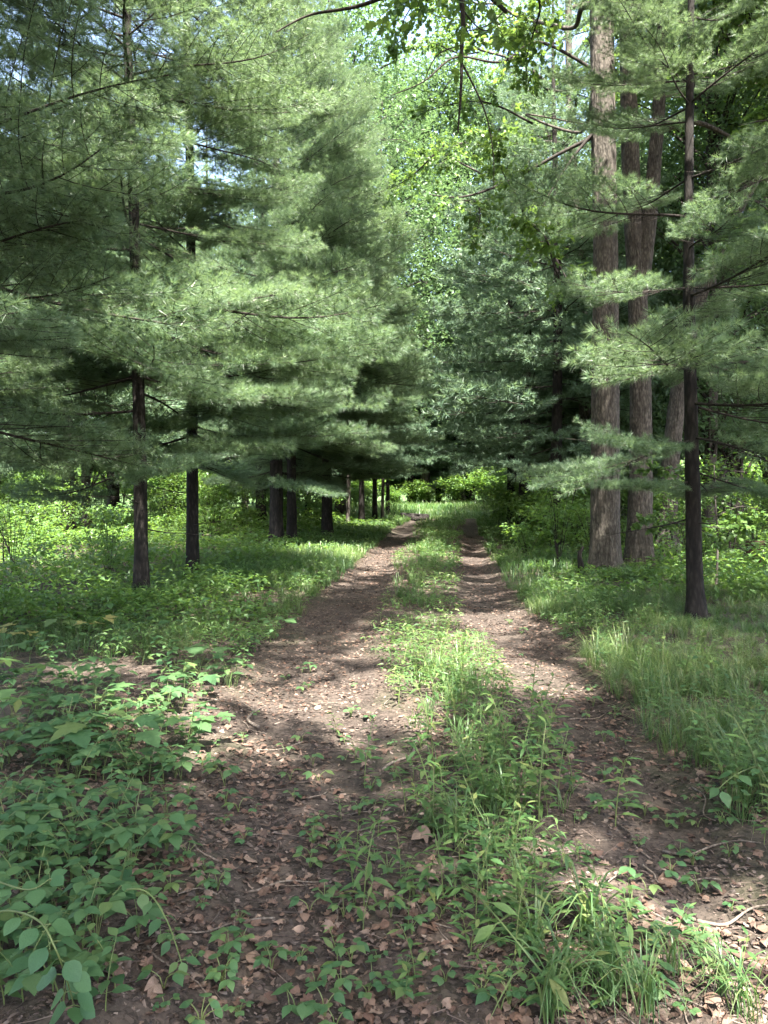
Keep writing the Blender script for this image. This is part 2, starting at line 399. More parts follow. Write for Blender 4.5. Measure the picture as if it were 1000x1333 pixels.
def pine_branch(seed, L=3.0, sp=.12, tsp=.115, nper=10, nl=.112, nw=.0046, bare=.24, sides=5):
    r = np.random.default_rng(seed); wood = Acc(); NP = []; ND = []; NT = []
    k = 14; s = np.linspace(0, 1, k)
    ph = r.uniform(0, 6, 2)
    main = np.stack([.06 * L * np.sin(s * 4 + ph[0]) * s, s * L, L * (-.07 * s + .10 * s ** 2.5) + .02 * L * np.sin(s * 6 + ph[1]) * s], -1)
    wood.add(*tube(main, .007 * L * (1 - .85 * s) + .002, sides + 1))
    def at(path, u):
        x = u * (len(path) - 1); i = min(int(x), len(path) - 2); f = x - i
        return path[i] * (1 - f) + path[i + 1] * f, unit(path[i + 1] - path[i])
    def fol(p0, p1, step=.035):
        n = max(2, int(np.linalg.norm(p1 - p0) / step))
        u = np.linspace(.05, 1, n)[:, None]
        NP.append(p0 + (p1 - p0) * u); ND.append(np.repeat(unit(p1 - p0)[None], n, 0))
        NT.append(np.repeat(p1[None], 1, 0) )
    tips = []
    u = bare * .55; side = 1
    while u < .97:
        p, t = at(main, u)
        lat = unit(np.cross(t, [0, 0, 1])) * side
        ang = R(r.uniform(42, 66))
        d = unit(t * math.cos(ang) + lat * math.sin(ang) + np.array([0, 0, r.uniform(-.12, .16)]))
        ln = L * (.46 * (1 - u) ** .8 * min(1, (u / .35)) + .06) * r.uniform(.7, 1.2)
        m = 6; q = np.linspace(0, 1, m)[:, None]
        sec = p + d * ln * q + t * ln * .22 * q ** 2 + np.array([0, 0, 1]) * ln * (r.uniform(-.10, .02) * q + .10 * q ** 2)
        wood.add(*tube(sec, .0035 * L * (.3 + .7 * (1 - u)) * (1 - .7 * q[:, 0]) * .7 + .0012, 4, False))
        dead = u < bare
        v = .12 if not dead else .4; sd = 1
        while v < .95:
            p2, t2 = at(sec, v)
            lat2 = unit(np.cross(t2, [0, 0, 1])) * sd
            a2 = R(r.uniform(35, 60))
            d2 = unit(t2 * math.cos(a2) + lat2 * math.sin(a2) + np.array([0, 0, r.uniform(-.12, .50)]))
            l2 = (ln * .40 * (1 - v) + .09) * r.uniform(.7, 1.25)
            p3 = p2 + d2 * l2
            if not dead or r.random() < .35:
                wood.add(*tube(np.array([p2, (p2 + p3) / 2 + [0, 0, -.008], p3]), [.0028, .0022, .0014], 3, False))
            if not dead:
                q0 = p2 + (p3 - p2) * max(0, 1 - .20 / l2)
                fol(q0, p3); tips.append((p3, d2))
                if l2 > .26:                                        # finer twigs beside the longest
                    for g2 in (-1, 1):
                        b0 = p2 + d2 * l2 * .5; dd = unit(d2 + g2 * unit(np.cross(d2, [0, 0, 1])) * .8 + np.array([0, 0, .1]))
                        fol(b0, b0 + dd * .15); tips.append((b0 + dd * .15, dd))
            v += tsp / max(ln, .2) * r.uniform(.7, 1.3); sd = -sd
        if not dead:
            fol(sec[-2], sec[-1]); tips.append((sec[-1], unit(sec[-1] - sec[-2])))
        u += sp / L * r.uniform(.6, 1.25); side = -side
    fol(main[-3], main[-1]); tips.append((main[-1], unit(main[-1] - main[-2])))
    V1, F1 = needles(np.concatenate(NP), np.concatenate(ND), nper, nl, nw, r)
    tp = np.array([x for x, _ in tips]); td = np.array([x for _, x in tips])
    V2, F2 = needles(tp, td, nper * 3, nl * 1.0, nw, r, 6, 62, .06)
    fo = np.vstack([V1, V2]); ff = np.vstack([F1, F2 + len(V1)])
    tint = np.repeat(vnoise(fo[::3, 0] * 5, fo[::3, 1] * 5, fo[::3, 2] * 5, seed) * .7 + r.random(len(fo) // 3) * .3, 3)
    return wood, fo, ff, tint

def pine_branch_far(*a, **k):
    wd_, fo, ff, tn = pine_branch(*a, **k); W = Acc()
    for i, V in enumerate(wd_.V):                                    # far off only the limb and its side limbs are kept as wood
        if i == 0 or len(V) == 24:
            n = len(wd_.V[i]); W.add(*tube(V.reshape(-1, 4, 3).mean(1)[[0, 2, 5]] if i else V[:-2].reshape(14, -1, 3).mean(1)[[0, 5, 9, 13]], [.006, .004, .002] if i else [.02, .015, .01, .004], 3, False))
    return W, fo, ff, tn
NEAR = []; MIDT = []
for i in range(4):
    wd_, fo, ff, tn = pine_branch(100 + i)
    NEAR.append((wd_.mesh('pine branch wood', M['twig']), mesh_np('pine branch needles', fo, [ff], [M['needle']], False, tint=tn)))
for i in range(3):
    wd_, fo, ff, tn = pine_branch(140 + i, nper=5, sp=.17, tsp=.15, nw=.010, nl=.125)
    MIDT.append((wd_.mesh('sparse branch wood', M['twig']), mesh_np('sparse branch needles', fo, [ff], [M['needle']], False, tint=tn)))
DEADB = []
for i in range(2):
    wd_, *_ = pine_branch(160 + i, L=2.0, sp=.32, tsp=.25, bare=2.0)
    DEADB.append(wd_.mesh('bare dead branch', M['twig']))
FARB = [pine_branch_far(180 + i, nper=3, sp=.25, tsp=.22, nw=.024, nl=.16, sides=3, bare=.15) for i in range(3)]

def pine_bark_disp(seed, amp=.10):
    def f(P, th, rad):
        x = np.cos(th)[None] * 3.2; y = np.sin(th)[None] * 3.2; z = P[:, 2:3] * 4.0
        n = vnoise(x * 2, y * 2, z, seed) + .5 * vnoise(x * 5, y * 5, z * 2.5, seed + 1) - .75
        fl = np.exp(-np.clip(P[:, 2:3], 0, 99) / .14) * (.5 + .5 * np.sin(th[None] * 3 + seed)) * (.6 if P[0, 2] < .05 and P[-1, 2] > 3 else 0)
        return (n * amp + fl) * rad[:, None]
    return f
def trunk_path(H, lean, seed, n, wig=.05):
    r = np.random.default_rng(seed); z = np.linspace(0, 1, n); ph = r.uniform(0, 6, 4)
    return np.stack([lean[0] * z * H + wig * np.sin(z * 5 + ph[0]) * z * 2, lean[1] * z * H + wig * np.sin(z * 4 + ph[1]) * z * 2, z * H - .12 * (1 - z) ** 8], -1)

def branch_mat(p, az, pitch, roll, s):
    d = np.array([math.sin(az) * math.cos(pitch), math.cos(az) * math.cos(pitch), math.sin(pitch)])
    return Matrix.Translation(Vector(p)) @ Euler((pitch, roll, -az), 'XYZ').to_matrix().to_4x4() @ Matrix.Scale(s, 4), d

def pine_tree(x, y, H, rbase, z0, Lmax, label, group, seed, lean=(0, 0), zhi=None, whorl=.37, per=5, trim=None, sparse=0.0, dead=5, low=.45, cull=(.9, .6)):
    r = np.random.default_rng(seed)
    base = np.array([x, y, float(gz(x, y)) - .02])
    root = empty('pine_tree', base, label, 'pine tree', group)
    P = trunk_path(H, lean, seed, 46)
    z = P[:, 2] / H
    rad = rbase * (1 - .93 * np.clip(z, 0, 1)) * (1 + .35 * np.exp(-np.clip(z, 0, 1) * H / .25)) + .004
    ob('trunk', mesh_np('pine trunk', *(lambda v: (v[0], v[1]))(tube(P, rad, 22, bark=pine_bark_disp(seed, .16))), [M['pine_bark']]), root)
    def on(h): 
        return np.array([np.interp(h, P[:, 2], P[:, 0]), np.interp(h, P[:, 2], P[:, 1]), h])
    for k in range(dead):
        h = r.uniform(.9, z0 + .3)
        mtx, _ = branch_mat(on(h), r.uniform(0, 2 * math.pi), R(r.uniform(-14, 14)), 0, r.uniform(.25, .75))
        o = ob('dead_branch', DEADB[k % 2], root); o.matrix_basis = mtx
    h = z0; kk = r.uniform(0, 6)
    while h < H - .25:
        u = (h - z0) / (H - z0)
        n = per if u < .8 else per - 1
        kk += r.uniform(.4, .9)
        for i in range(n):
            az = kk + i * 2 * math.pi / n + r.uniform(-.28, .28)
            L = Lmax * (min(1, .72 + u * 1.6) * (1 - u) ** .72 + .08) * r.uniform(.72, 1.15)
            pitch = R(-9 + 42 * u ** 1.1 + r.uniform(-7, 7))
            hh = h + r.uniform(-.16, .16)
            if trim and trim(az, hh, L): continue
            if r.random() < sparse or (hh < z0 + 1.2 and r.random() < low): continue
            mtx, d = branch_mat(on(hh), az, pitch, r.uniform(-.35, .35), L / 3.0)
            pts = [base + on(hh) + d * L * q for q in (.45, .7, .95)]
            if any(in_gap(p, .10 * L) for p in pts) and r.random() < cull[0 if hh < 6 else 1]: continue
            far = hh > (zhi or 99)
            w_, n_ = (MIDT[int(r.integers(3))] if far else NEAR[int(r.integers(4))])
            b = ob('branch', w_, root); b.matrix_basis = mtx
            ob('needles', n_, b)
        h += whorl * r.uniform(.8, 1.2) * (1.25 if u > .5 else 1)
    return root

GL = 'white pines in a row along the left side of the lane'
def zvis(d): return CAMH + d * .68
pine_tree(-5.0, 7.6, 16, .12, 2.5, 3.6, 'pine whose trunk stands out of view at the left, its bare limbs reaching in', GL, 1, zhi=7.2, dead=8, sparse=.08, low=.6)
pine_tree(-3.55, 11.3, 17, .099, 2.1, 3.4, 'dark slim pine trunk nearest the camera on the left of the lane', GL, 2, lean=(-.012, 0), zhi=9.3, dead=9, sparse=.1)
pine_tree(-3.42, 13.8, 18, .108, 2.2, 3.6, 'second pine along the left side of the lane, behind the nearest one', GL, 3, lean=(-.004, 0), zhi=11, dead=8, sparse=.08)
pine_tree(-2.95, 21.2, 17.5, .19, 2.2, 4.0, 'thicker front trunk of the close pair of pines on the left side', GL, 4, zhi=17)
pine_tree(-2.62, 22.0, 16, .14, 2.4, 3.4, 'slimmer pine pressed close behind the thicker one on the left side', GL, 5, zhi=17, sparse=.15)
pine_tree(-1.9, 25.8, 18, .18, 2.3, 3.8, 'brown pine trunk alone between the close pair and the far row, left of the lane', GL, 6, zhi=19, dead=2)
pine_tree(3.72, 9.2, 10.4, .093, 1.8, 2.6, 'slim dark pine standing alone in front of the two big oak trunks', 'white pines on the right side of the lane', 7, lean=(-.022, 0), whorl=.42, per=5, dead=5, sparse=.14, low=.25, cull=(.55, .3))

# far pines share three crown meshes
def far_crown(seed, H=13.0, z0=2.2, Lmax=3.2):
    r = np.random.default_rng(seed); A = Acc(); W = Acc(); h = z0; kk = 0
    while h < H - .3:
        u = (h - z0) / (H - z0); kk += .7
        for i in range(5 if u < .6 else 4):
            az = kk + i * 2 * math.pi / 5 + r.uniform(-.3, .3)
            L = Lmax * (min(1, .72 + u * 1.6) * (1 - u) ** .72 + .08) * r.uniform(.65, 1.2)
            mtx, d = branch_mat((0, 0, h + r.uniform(-.2, .2)), az, R(-9 + 42 * u + r.uniform(-8, 8)), r.uniform(-.3, .3), L / 3.0)
            wd_, fo, ff, tn = FARB[int(r.integers(3))]
            m3 = np.array(mtx.to_3x3()); tr = np.array(mtx.translation)
            A.add(fo @ m3.T + tr, [ff], tn)
            wv, wf, wt = wd_.arrays(); W.add(wv @ m3.T + tr, wf)
        h += .52 * r.uniform(.8, 1.2)
    return A.mesh('far pine crown', M['needle_far'], False), W.mesh('far pine limbs', M['twig'])
FARC = [far_crown(300 + i) for i in range(3)]
FART = []
for i in range(3):
    P = trunk_path(13, (0, 0), 310 + i, 24, .06); z = np.clip(P[:, 2] / 13, 0, 1)
    FART.append(mesh_np('far pine trunk', *tube(P, .15 * (1 - .93 * z) + .006 + .03 * np.exp(-z * 40), 12, bark=pine_bark_disp(310 + i, .15)), [M['pine_bark']]))
def far_pine(x, y, s, label, group, k, slim=1.0):
    root = empty('pine_tree', (x, y, float(gz(x, y)) - .03), label, 'pine tree', group, rz=random.uniform(0, 6.28), scale=(s * slim, s * slim, s))
    ob('trunk', FART[k % 3], root); ob('limbs', FARC[k % 3][1], root)
    tag(ob('crown', FARC[k % 3][0], root), kind='stuff')
k = 0
for x, y, s in [(-1.05, 36, 1.4), (-.45, 38.5, 1.3), (.25, 49, 1.3)]:
    far_pine(x, y, s, ['first', 'second', 'last'][k] + ' of the three thin far pine trunks before the meadow, left of the lane', GL, k, .62); k += 1
for x, y, s in [(-9.8, 24, 1.3), (-5.0, 31.5, 1.4), (-11.5, 33, 1.45), (-4.9, 40, 1.4), (-4.6, 47, 1.3), (-8.2, 37, 1.5), (-14.5, 27, 1.3)]:
    far_pine(x, y, s, 'pine of the second row behind the left trunks, seen through their branches', 'pines behind the left row', k); k += 1
for q, (x, y, s) in enumerate([(4.75, 21.5, 1.2), (5.0, 27.5, 1.4), (5.5, 33.5, 1.5), (6.9, 40, 1.5), (9.4, 47, 1.5), (6.9, 30, 1.2), (8.0, 24, 1.0)]):
    far_pine(x, y, s, ['nearest pine of the far right row, just left of the big oak trunks', 'second pine of the far right row, behind its nearest one', 'third pine of the far right row along the lane', 'fourth pine of the far right row along the lane', 'last pine of the far right row, where the lane meets the meadow',
             'pine behind the far right row, above the lane shrubs', 'pine seen between the forked oak and the slim pine'][q], 'white pines on the right side of the lane', k, .8 if y > 30 and x < 9 else 1.0); k += 1
for x, y, s in [(2.2, 64, 1.7), (4.6, 65.5, 1.6), (7.2, 63, 1.6), (1, 72, 1.5), (4, 76, 1.4), (7.5, 70, 1.5), (10.5, 66, 1.4), (-2.5, 68, 1.6), (13, 58, 1.3), (-7, 62, 1.5), (5.8, 64, 1.2), (2.6, 66, 1.2)]:
    far_pine(x, y, s, 'distant dark pine closing the view at the end of the meadow', 'pines beyond the meadow', k); k += 1

# ------------------------------------------------------------------ broad-leaved branches and oaks
def leaf_branch(seed, L=2.6, n_tw=32, per=15, size=.14, shape=OAKLEAF, mat='oak_leaf'):
    r = np.random.default_rng(seed); W = Acc(); P = []; D = []
    s = np.linspace(0, 1, 9); ph = r.uniform(0, 6, 2)
    main = np.stack([.09 * L * np.sin(s * 5 + ph[0]) * s, s * L, L * (.06 * np.sin(s * 5 + ph[1]) - .10 * s ** 2)], -1)
    W.add(*tube(main, .0095 * L * (1 - .88 * s) + .002, 6))
    for i in range(n_tw):
        u = .18 + .80 * (i + r.random()) / n_tw; x = u * 8; j = min(int(x), 7)
        p = main[j] + (main[j + 1] - main[j]) * (x - j); t = unit(main[j + 1] - main[j])
        d = unit(t * r.uniform(.3, 1) + rand_dir(1, r)[0] * [1, 1, .7])
        ln = L * (.34 * (1 - u) + .10) * r.uniform(.6, 1.3)
        q = np.linspace(0, 1, 5)[:, None]
        tw = p + d * ln * q + np.array([0, 0, -.15 * ln]) * q ** 2 + rand_dir(1, r) * ln * .15 * q ** 2
        W.add(*tube(tw, .0055 * (1 - .75 * q[:, 0]), 4, False))
        uu = r.uniform(.25, 1, per)[:, None]
        P.append(p + d * ln * uu + np.array([0, 0, -.15 * ln]) * uu ** 2 + r.normal(0, .03, (per, 3)))
        D.append(unit(d * .5 + rand_dir(per, r) * [1, 1, .6] + np.array([0, 0, -.25])))
    P = np.concatenate(P); D = np.concatenate(D); n = len(P)
    up = unit(np.array([0, 0, 1.]) + rand_dir(n, r) * .55)
    sz = size * r.uniform(.55, 1.2, n)
    V, F = replicate(*shape, frame_from(D, up), sz, P)
    tint = np.repeat(r.random(n) * .8, len(shape[0]))
    return W.mesh('leafy branch wood', M['twig']), mesh_np('leafy branch leaves', V, F, [M[mat]], False, tint=tint)
OAKB = [leaf_branch(400 + i) for i in range(4)]
MAPB = [leaf_branch(420 + i, L=1.8, n_tw=20, per=9, size=.17, shape=MAPLE) for i in range(2)]
OVB = [leaf_branch(430 + i, L=2.4, n_tw=30, per=12, size=.085, shape=DIAMOND, mat='far_leaf') for i in range(2)]

def oak_bark_disp(seed, amp=.017):
    def f(P, th, rad):
        x = np.cos(th)[None] * rad.max() * 26; y = np.sin(th)[None] * rad.max() * 26; z = P[:, 2:3]; wv = vnoise(x * .5, y * .5, z * 2.2, seed + 5) - .5; x = x + 1.6 * wv; y = y - 1.6 * wv
        n = vnoise(x, y, z * 4.2, seed)
        rid = 1 - np.abs(2 * n - 1)
        n2 = vnoise(x * 2.3, y * 2.3, z * 16, seed + 1)
        big = vnoise(x * .16, y * .16, z * .5, seed + 2) - .5
        fl = np.exp(-np.clip(z, 0, 99) / .28) * (.5 + .5 * np.sin(th[None] * 4 + seed)) * .45
        return (-rid ** 3 * 1.0 + .35 * n2) * amp + (big * .22 + fl) * rad[:, None]
    return f
def at_path(P, u):
    x = u * (len(P) - 1); i = min(int(x), len(P) - 2); f = x - i
    return P[i] * (1 - f) + P[i + 1] * f
def curve(pts, n):
    pts = np.asarray(pts, float); t = np.linspace(0, len(pts) - 1, n); i = np.minimum(t.astype(int), len(pts) - 2); f = (t - i)[:, None]
    p0 = pts[np.maximum(i - 1, 0)]; p1 = pts[i]; p2 = pts[i + 1]; p3 = pts[np.minimum(i + 2, len(pts) - 1)]
    return .5 * (2 * p1 + (p2 - p0) * f + (2 * p0 - 5 * p1 + 4 * p2 - p3) * f ** 2 + (3 * p1 - p0 - 3 * p2 + p3) * f ** 3)

def leafy(root, base, P, r, n, tmpl, smin=.7, smax=1.2, u0=.25, gapx=.30, cullp=1.0):
    for i in range(n):
        u = u0 + (1 - u0) * (i + r.random()) / n
        p = at_path(P, min(u, .999)); t = unit(at_path(P, min(u + .02, 1)) - at_path(P, max(u - .02, 0)))
        d = unit(t * .5 + rand_dir(1, r)[0] * [1, 1, .55]); az = math.atan2(d[0], d[1]); pt = math.asin(np.clip(d[2], -1, 1))
        s = r.uniform(smin, smax)
        mtx, dd = branch_mat(p, az, pt, r.uniform(-.5, .5), s)
        gp = max(in_gap(base + p + dd * 2.4 * s * q, gapx) for q in (.3, .6, .9))
        if gp and r.random() < (1.0 if gp == 2 else cullp): continue
        w_, l_ = tmpl[int(r.integers(len(tmpl)))]
        b = ob('branch', w_, root); b.matrix_basis = mtx
        ob('leaves', l_, b)

def big_tree(x, y, stems, limbs, label, group, seed, name='oak_tree', cat='oak tree', tmpl=None, nb=7, bark='oak_bark', sides=128, rings=340):
    """stems and limbs: (points, r0, r1) relative to the tree's base"""
    r = np.random.default_rng(seed); base = np.array([x, y, float(gz(x, y)) - .05])
    root = empty(name, base, label, cat, group)
    for i, (pts, r0, r1) in enumerate(stems):
        P = curve(pts, rings); q = np.linspace(0, 1, rings)
        rad = r0 + (r1 - r0) * q ** .8
        if i == 0: rad = rad * (1 + .38 * np.exp(-(P[:, 2] - P[0, 2]) / .30))
        ob('trunk', mesh_np('oak trunk', *tube(P, rad, sides, bark=oak_bark_disp(seed + i)), [M[bark]]), root)
    for pts, r0, r1, n in limbs:
        P = curve(pts, 40); q = np.linspace(0, 1, 40)
        ob('limb', mesh_np('oak limb', *tube(P, r0 + (r1 - r0) * q, 12, bark=pine_bark_disp(seed + 9, .14)), [M['twig'] if r0 < .05 or label.startswith('overhanging') else M[bark]]), root)  # overhanging limbs get the darker twig bark, standing in for silhouette shade
        leafy(root, base, P, r, n, tmpl or OAKB)
    return root

GO = 'big rough-barked trunks right of the lane'
def auto_limbs(stem, r, n, zmin, zmax, L, nb):
    out = []; P = curve(stem, 80)
    for i in range(n):
        h = zmin + (zmax - zmin) * (i + r.random()) / n
        p = P[np.argmin(abs(P[:, 2] - h))]; az = i * 2.4 + r.uniform(-.4, .4); l = L * r.uniform(.7, 1.15) * (1 - .45 * (h - zmin) / (zmax - zmin))
        d = np.array([math.sin(az), math.cos(az), 0]); u = r.uniform(.25, .6)
        pts = [p] + [p + d * l * q + np.array([0, 0, u * l * q]) + r.normal(0, .09 * l * q, 3) * [1, 1, .7] for q in (.18, .36, .54, .72, .88, 1.0)]
        out.append((pts, .075, .012, nb))
    return out
r_ = np.random.default_rng(5)
st1 = [(0, 0, 0), (-.02, 0, 3), (-.05, 0, 6), (-.14, 0, 10), (-.1, .3, 15), (.1, .4, 20)]
low1 = [([(-.1, 0, 8.2), (-.6, -.1, 7.6), (-1.0, -.2, 7.0), (-1.35, -.25, 6.4)], .035, .008, 2),
        ([(-.1, .0, 8.0), (-.8, .1, 7.7), (-1.8, .2, 7.2), (-2.6, .1, 6.9), (-3.2, 0, 6.9)], .04, .008, 6),
        ([(-.05, 0, 5.2), (-.6, .2, 5.35), (-1.1, .3, 6.3), (-1.5, .3, 6.6)], .025, .006, 2)]
big_tree(4.02, 14.0, [(st1, .262, .18)], low1 + [([(-.1, 0, 9.0), (-1.2, .2, 9.7), (-1.9, .2, 9.35), (-2.7, .5, 9.6), (-3.3, .4, 9.1), (-3.9, .7, 9.0)], .032, .007, 12)] + auto_limbs(st1, r_, 16, 9.6, 18, 5.8, 14),
         'nearer big oak trunk with furrowed grey bark, left of its forked neighbour', GO, 20)
st2 = [(0, 0, 0), (.02, 0, 2.5), (-.05, 0, 5), (-.2, 0, 7.4), (-.28, .1, 10.5), (-.3, .2, 15), (-.2, .2, 19)]
st2b = [(-.06, 0, 5.0), (.12, -.05, 6.6), (.28, 0, 8.4), (.45, .1, 11), (.9, .4, 16)]
big_tree(4.78, 14.5, [(st2, .24, .10), (st2b, .16, .08)], auto_limbs(st2b, r_, 8, 9.4, 15.5, 5.2, 8) + auto_limbs(st2, r_, 6, 10, 18, 4.6, 7)
         + [([(.25, 0, 8.2), (.9, -.2, 8.3), (1.7, -.3, 7.9), (2.6, -.2, 7.6)], .06, .012, 4)],
         'farther big oak whose trunk forks into two stems above the pine boughs', GO, 24)
st3 = [(0, 0, 0), (.1, 0, 2.5), (.5, 0, 5.2), (1.3, .1, 7.3), (2.6, .3, 9.6), (4.2, .5, 12.5)]
big_tree(6.3, 17.2, [(st3, .21, .12)], auto_limbs(st3, r_, 6, 9.0, 12.3, 3.8, 6) + [([(1.5, .1, 7.5), (1.9, -.1, 7.45), (2.3, -.2, 7.1)], .07, .02, 3)],
         'big tree leaning off to the right behind the slim pine', GO, 28, cat='tree', name='leaning_tree')
st7 = [(0, 0, 0), (0, 0, 5), (-.2, 0, 9), (-.5, .2, 14), (-.6, .2, 20)]
big_tree(6.6, 25.5, [(st7, .24, .09)], auto_limbs(st7, r_, 14, 8.5, 19, 6.2, 9), 'tall oak hidden behind the nearer big trunk, its crown over the lane', GO, 45, sides=24, rings=60)
# the tree whose limb hangs into the top of the view
st4 = [(0, 0, 0), (-.1, .1, 4), (-.3, .2, 8), (-.8, .4, 13), (-1, .5, 17)]
hang = [([(-.25, .2, 7.2), (-2.2, .9, 8.1), (-4.6, 1.7, 7.9), (-5.75, 2.1, 7.35), (-5.85, 2.15, 6.7), (-5.87, 2.15, 6.05), (-5.9, 2.2, 5.55)], .055, .009, 0),
        ([(-5.87, 2.15, 6.9), (-5.6, 2.3, 6.75), (-5.3, 2.3, 6.9)], .010, .003, 2), ([(-5.87, 2.15, 6.5), (-6.15, 2.0, 6.3), (-6.3, 2.0, 6.0)], .009, .003, 1), ([(-5.75, 2.1, 7.35), (-5.4, 2.3, 7.5), (-4.8, 2.4, 7.3), (-4.3, 2.5, 7.35)], .022, .004, 3),
        ([(-5.6, 2.05, 7.45), (-6.3, 2.3, 7.3), (-7.0, 2.5, 7.15), (-7.6, 2.6, 7.1), (-8.0, 2.6, 6.9)], .035, .006, 2),
        ([(-5.86, 2.15, 6.3), (-5.6, 2.2, 5.8), (-5.5, 2.2, 5.3), (-5.5, 2.2, 4.9)], .012, .003, 0)]
over = [([(-.3, .2, z), (-2.4, .6 + dy * .3, z + 1.3), (-5.2, .8 + dy * .7, z + 2.0), (-7.8, .8 + dy, z + 1.9)], (.10), .02, 30) for z, dy in [(8.2, -2.2), (8.6, .2), (9.4, 1.6), (9.0, -1.0), (10.4, -3.2), (11.0, .8)]]  # limbs above the view, added to shade the lane below
big_tree(6.73, 6.6, [(st4, .22, .10)], hang + over + auto_limbs(st4, r_, 12, 8.8, 15.5, 4.8, 11),
         'overhanging tree whose dark limb dips from the top edge, trunk out of view', None, 32, cat='tree', name='overhanging_tree', tmpl=OAKB)
# trees out of view, added as more of the wood to shade the foreground
st5 = [(0, 0, 0), (.1, .1, 5), (.3, .2, 9), (.9, .6, 14), (1.2, .8, 18)]
for q, (x, y) in enumerate([(-4.6, -1.5), (2.9, -3.0), (-1.6, -7.5), (-6.5, 2.8)]):
    big_tree(x, y, [(st5, .2, .08)], auto_limbs(st5, np.random.default_rng(36 + q), 15, 7.0, 16.5, 5.6, 12),
             ['tree behind the camera on the left', 'tree behind the camera on the right', 'tree farthest behind the camera', 'tree beside the camera on the left'][q] + ' added to shade the near track', None, 36 + q, cat='tree', name='shade_tree', sides=16, rings=40)

big_tree(7.4, 10.2, [(st5, .2, .08)], auto_limbs(st5, np.random.default_rng(47), 18, 8.8, 17, 4.6, 14), 'tall tree added out of view at the right to shade the two big trunks', None, 47, cat='tree', name='shade_tree', sides=16, rings=40)  # unseen crown put here to keep the sun off the oak trunks
# leafy maple twigs near the right edge of the view
def leafy_bough(pts, r0, r1, n, label, name, cat, seed, tmpl, smin=.5, smax=.9):
    r = np.random.default_rng(seed); pts = np.asarray(pts, float); base = pts[0].copy()
    root = empty(name, base, label, cat)
    P = curve(pts - base, 30)
    ob('limb', mesh_np('bough', *tube(P, np.linspace(r0, r1, 30), 8), [M['twig']]), root)
    leafy(root, base, P, r, n, tmpl, smin, smax, .3)
    return root
def young_tree(x, y, stem, limbs, label, group, seed, tmpl, r0=.05, name='maple_tree', cat='maple tree', smin=.5, smax=1.0):
    r = np.random.default_rng(seed); base = np.array([x, y, float(gz(x, y)) - .03])
    root = empty(name, base, label, cat, group)
    P = curve(stem, 40)
    ob('trunk', mesh_np('young trunk', *tube(P, np.linspace(r0, r0 * .35, 40), 14, bark=pine_bark_disp(seed, .08)), [M['far_bark']]), root)
    for pts, n in limbs:
        Q = curve(pts, 20)
        ob('limb', mesh_np('young limb', *tube(Q, np.linspace(r0 * .4, .006, 20), 6), [M['twig']]), root)
        leafy(root, base, Q, r, n, tmpl, smin, smax, .25, .1)
    return root
young_tree(6.3, 10.2, [(0, 0, 0), (.05, 0, 3), (0, 0, 6), (.1, 0, 9)],
           [([(0, 0, 4.6), (-.7, .1, 5.2), (-1.5, .1, 5.4), (-2.0, .1, 5.2)], 7), ([(0, 0, 5.4), (-.7, -.3, 6.0), (-1.4, -.4, 6.2), (-1.9, -.5, 6.1)], 7), ([(0, 0, 6.2), (.5, .5, 7), (1, .8, 7.4)], 6),
            ([(0, 0, 7), (-.6, .4, 7.6), (-1.2, .7, 8)], 6), ([(0, 0, 5), (.3, -.7, 5.5), (.4, -1.4, 5.8)], 6)],
           'young maple at the right edge with bright lobed leaves against the sky', None, 51, MAPB, .06)
young_tree(5.25, 12.2, [(0, 0, 0), (.02, 0, .8), (-.02, .02, 1.5), (-.05, 0, 2.0)],
           [([(0, 0, .8), (-.35, 0, 1.05), (-.7, -.05, 1.1)], 4), ([(0, 0, 1.2), (.4, .1, 1.35), (.7, .1, 1.3)], 4), ([(0, 0, 1.5), (-.3, -.1, 1.7), (-.65, -.1, 1.75)], 4), ([(0, 0, 1.7), (.2, .1, 1.9), (.5, .1, 1.9)], 3)],
           'low sapling with big bright green leaves between the oak trunks and the slim pine', None, 52, MAPB, .02, 'sapling', 'sapling', .3, .5)
# tall slender leafy trees over the lane in the middle distance
SLB = ['slender pale-stemmed tree rising left of the lane beyond the far pines', 'slender leafy tree rising over the far right pine row', 'slender leafy tree at the right end of the meadow', 'slender leafy tree behind the far pine row on the left']
for i, (x, y, h) in enumerate([(-.1, 41, 22), (8.6, 37, 19), (9.5, 46, 21), (-1.6, 34, 18)]):
    rr = np.random.default_rng(60 + i)
    lim = []
    for j in range(13):
        z = 5.5 + (h - 6) * j / 12; az = j * 2.4 + rr.uniform(-.4, .4); l = rr.uniform(1.4, 2.6)
        d = np.array([math.sin(az), math.cos(az), 0])
        lim.append(([np.array([0, 0, z]), np.array([0, 0, z + .35 * l]) + d * .35 * l, np.array([0, 0, z + .55 * l]) + d * l], 5))
    young_tree(x, y, [(0, 0, 0), (.1, 0, h * .3), (-.1, .1, h * .6), (0, 0, h)], lim, SLB[i],
               'slender leafy trees over the far lane', 70 + i, OVB, .09, 'slender_tree', 'tree', .7, 1.25)

